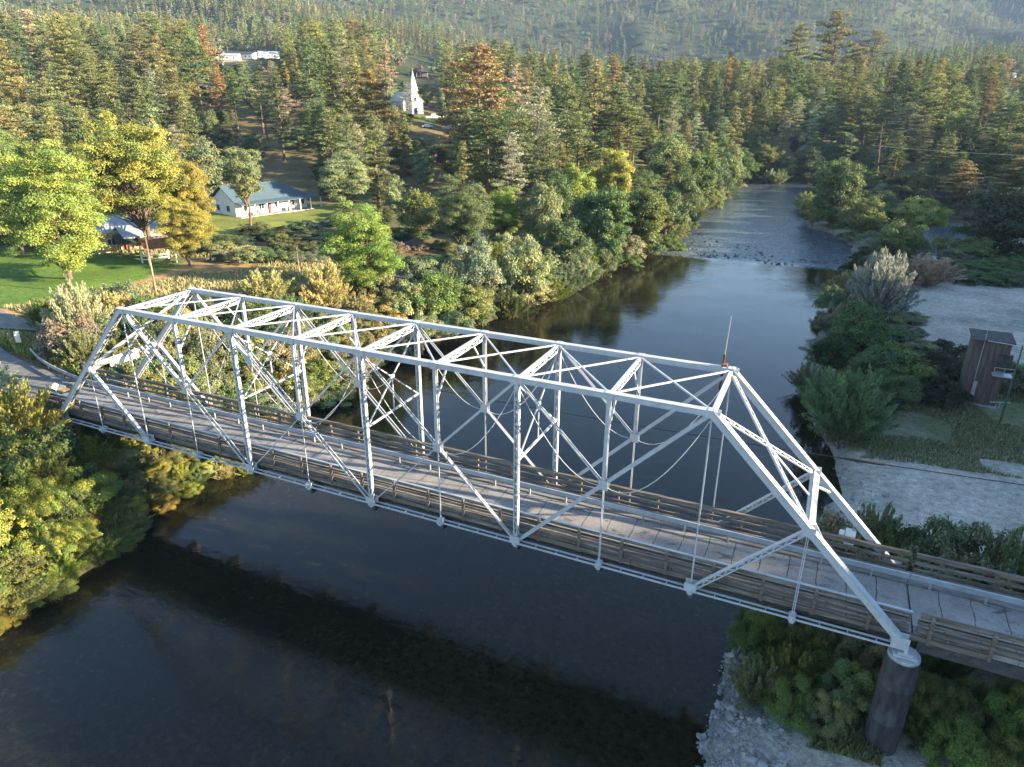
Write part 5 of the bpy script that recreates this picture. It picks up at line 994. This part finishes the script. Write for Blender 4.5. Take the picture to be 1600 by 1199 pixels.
# ---- loose stones and low grass
def rock_mesh(seed):
    rg = np.random.default_rng(seed); V = []; F = []
    n, m = 7, 5
    for j in range(m):
        a = math.pi*(j/(m-1)-.5)
        for i in range(n): b = 2*math.pi*i/n; V.append((math.cos(a)*math.cos(b), math.cos(a)*math.sin(b), math.sin(a)*.6))
    V = np.array(V)*(1+.22*rg.normal(size=(n*m, 1))*.8); F = [(j*n+i, j*n+(i+1) % n, (j+1)*n+(i+1) % n, (j+1)*n+i) for j in range(m-1) for i in range(n)]; return V, np.array(F)
ROCKS = [rock_mesh(s) for s in range(5)]
def rocks(name, pts, sizes, mat, label):
    g = Geo(); rg = np.random.default_rng(9)
    for p, s in zip(pts, sizes):
        V, F = ROCKS[rg.integers(5)]; a = rg.uniform(0, 6.28); R3 = np.array([[math.cos(a), -math.sin(a), 0], [math.sin(a), math.cos(a), 0], [0, 0, 1]]); g.add((V*s*rg.uniform(.7, 1.2, 3))@R3.T+p, F, 0, None, False)
    return tag(g.build(name, M[mat]), label, 'stones', None, 'stuff')
rg = np.random.default_rng(15); pts = []; sz = []
for i in range(9000):
    if rg.random() < .62: x, y = rg.uniform(50, 56), rg.uniform(-9, 8)
    else: x, y = rg.uniform(52, 62), rg.uniform(20, 60) if rg.random() < .5 else rg.uniform(-9, 2)
    d = float(river_d(x, y))
    if -.7 < d < 9 and rg.random() < math.exp(-max(d, 0)/2.6)+.12: pts.append((x, y, float(height(x, y))+.02)); sz.append(abs(rg.normal())*.055+.03 if rg.random() < .975 else rg.uniform(.15, .36))
rocks('shore_cobbles', pts, sz, 'rock', 'pale rounded cobbles along the right water edge')
pts = []; sz = []
for i in range(420): t = rg.random(); x = 20+t*38; y = 129-4*math.sin(t*3)-t*3+2.2*math.sin(t*17)+abs(rg.normal())*(2.2 if rg.random() < .5 else 13); pts.append((x, y, WZ-.05)); sz.append(.1+.38*rg.random()**2.5)
for i in range(60): x = rg.uniform(9, 12); y = rg.uniform(-14, 6); d = float(river_d(x, y)); 
rocks('riffle_rocks', pts, sz, 'darkrock', 'dark wet rocks breaking the surface across the river riffle')
def tufts(name, n, region, hgt, cols, label, seed, wd=.05, dens=None):
    rg = np.random.default_rng(seed); x = rg.uniform(region[0], region[1], n); y = rg.uniform(region[2], region[3], n); d = river_d(x, y); k = (d > .6)
    if dens is not None: k &= dens(x, y)
    x, y = x[k], y[k]; z = height(x, y); n = len(x); P = np.stack([x, y, z], 1); a = rg.uniform(0, 6.28, n); h = hgt*rg.uniform(.4, 1.3, n); t = np.stack([np.cos(a), np.sin(a), np.zeros(n)], 1)*wd; up = np.stack([rg.normal(size=n)*.35, rg.normal(size=n)*.35, np.ones(n)], 1)*h[:, None]
    V = np.stack([P-t, P+t, P+up+t*.3, P+up-t*.3], 1).reshape(-1, 3); cc = np.array([LEAFCOL[c] for c in cols])[rg.integers(0, len(cols), n)]; g = Geo(); g.add(V, np.arange(4*n).reshape(-1, 4), 0, np.clip(cc*rg.uniform(.7, 1.3, n)[:, None]*.5/.3, .02, 1)); o = g.build(name, [M['leaf']], None, True); o['tcol'] = [.3, .3, .3]; return tag(o, label, 'grass', None, 'stuff')
gr = lambda x, y: (vnoise(x, y, .35, 55) > -.15)
tufts('bank_grass', 80000, (57, 86, 34, 64), .28, ['brush', 'mid', 'olive', 'tan'], 'short dry green grass around the brown tower shed', 3, .05, gr)
tufts('dry_grass', 70000, (-60, 6, 8, 60), .45, ['gold', 'tan', 'ochre', 'olive'], 'long dry golden grass on the slope left of the river', 4, .08, lambda x, y: ~((x < -19) & (abs(y-np.interp(x, [-40, -27, -24], [14, 13, 16])) < 3.6)) & (~poly_mask(LAWN, x, y)) & (vnoise(x, y, .2, 56) > -.2))
tufts('bank_weeds', 90000, (-26, 12, -26, 9), .7, ['green', 'lime', 'bright', 'olive', 'mid'], 'tangled weeds between the shrubs on the near left bank', 6, .10, lambda x, y: abs(y-np.interp(x, [-27, -20, -8, -3], [8, 4.8, 2.9, 2.55])) > 3)
tufts('shore_weeds', 30000, (52.2, 60, -1.5, 12), .45, ['mid', 'green', 'brush'], 'low green weeds on the gravel under the right bridge end', 8, .05, lambda x, y: vnoise(x, y, .5, 57) > -.1)
# ---- haze
HAZE = .00008
g = Geo(); g.box((0, 1750, 415), (6400, 4700, 850)); hz = g.build('haze', [D.materials.new('valley_haze')]); hm = hz.data.materials[0]; hm.use_nodes = True; hm.node_tree.nodes.remove(hm.node_tree.nodes['Principled BSDF'])
pv = hm.node_tree.nodes.new('ShaderNodeVolumePrincipled'); pv.inputs['Color'].default_value = (.34, .48, .74, 1); pv.inputs['Density'].default_value = HAZE; pv.inputs['Anisotropy'].default_value = 0
hm.node_tree.links.new(pv.outputs[0], hm.node_tree.nodes['Material Output'].inputs['Volume']); tag(hz, 'thin blue evening haze filling the valley', 'haze', None, 'stuff')
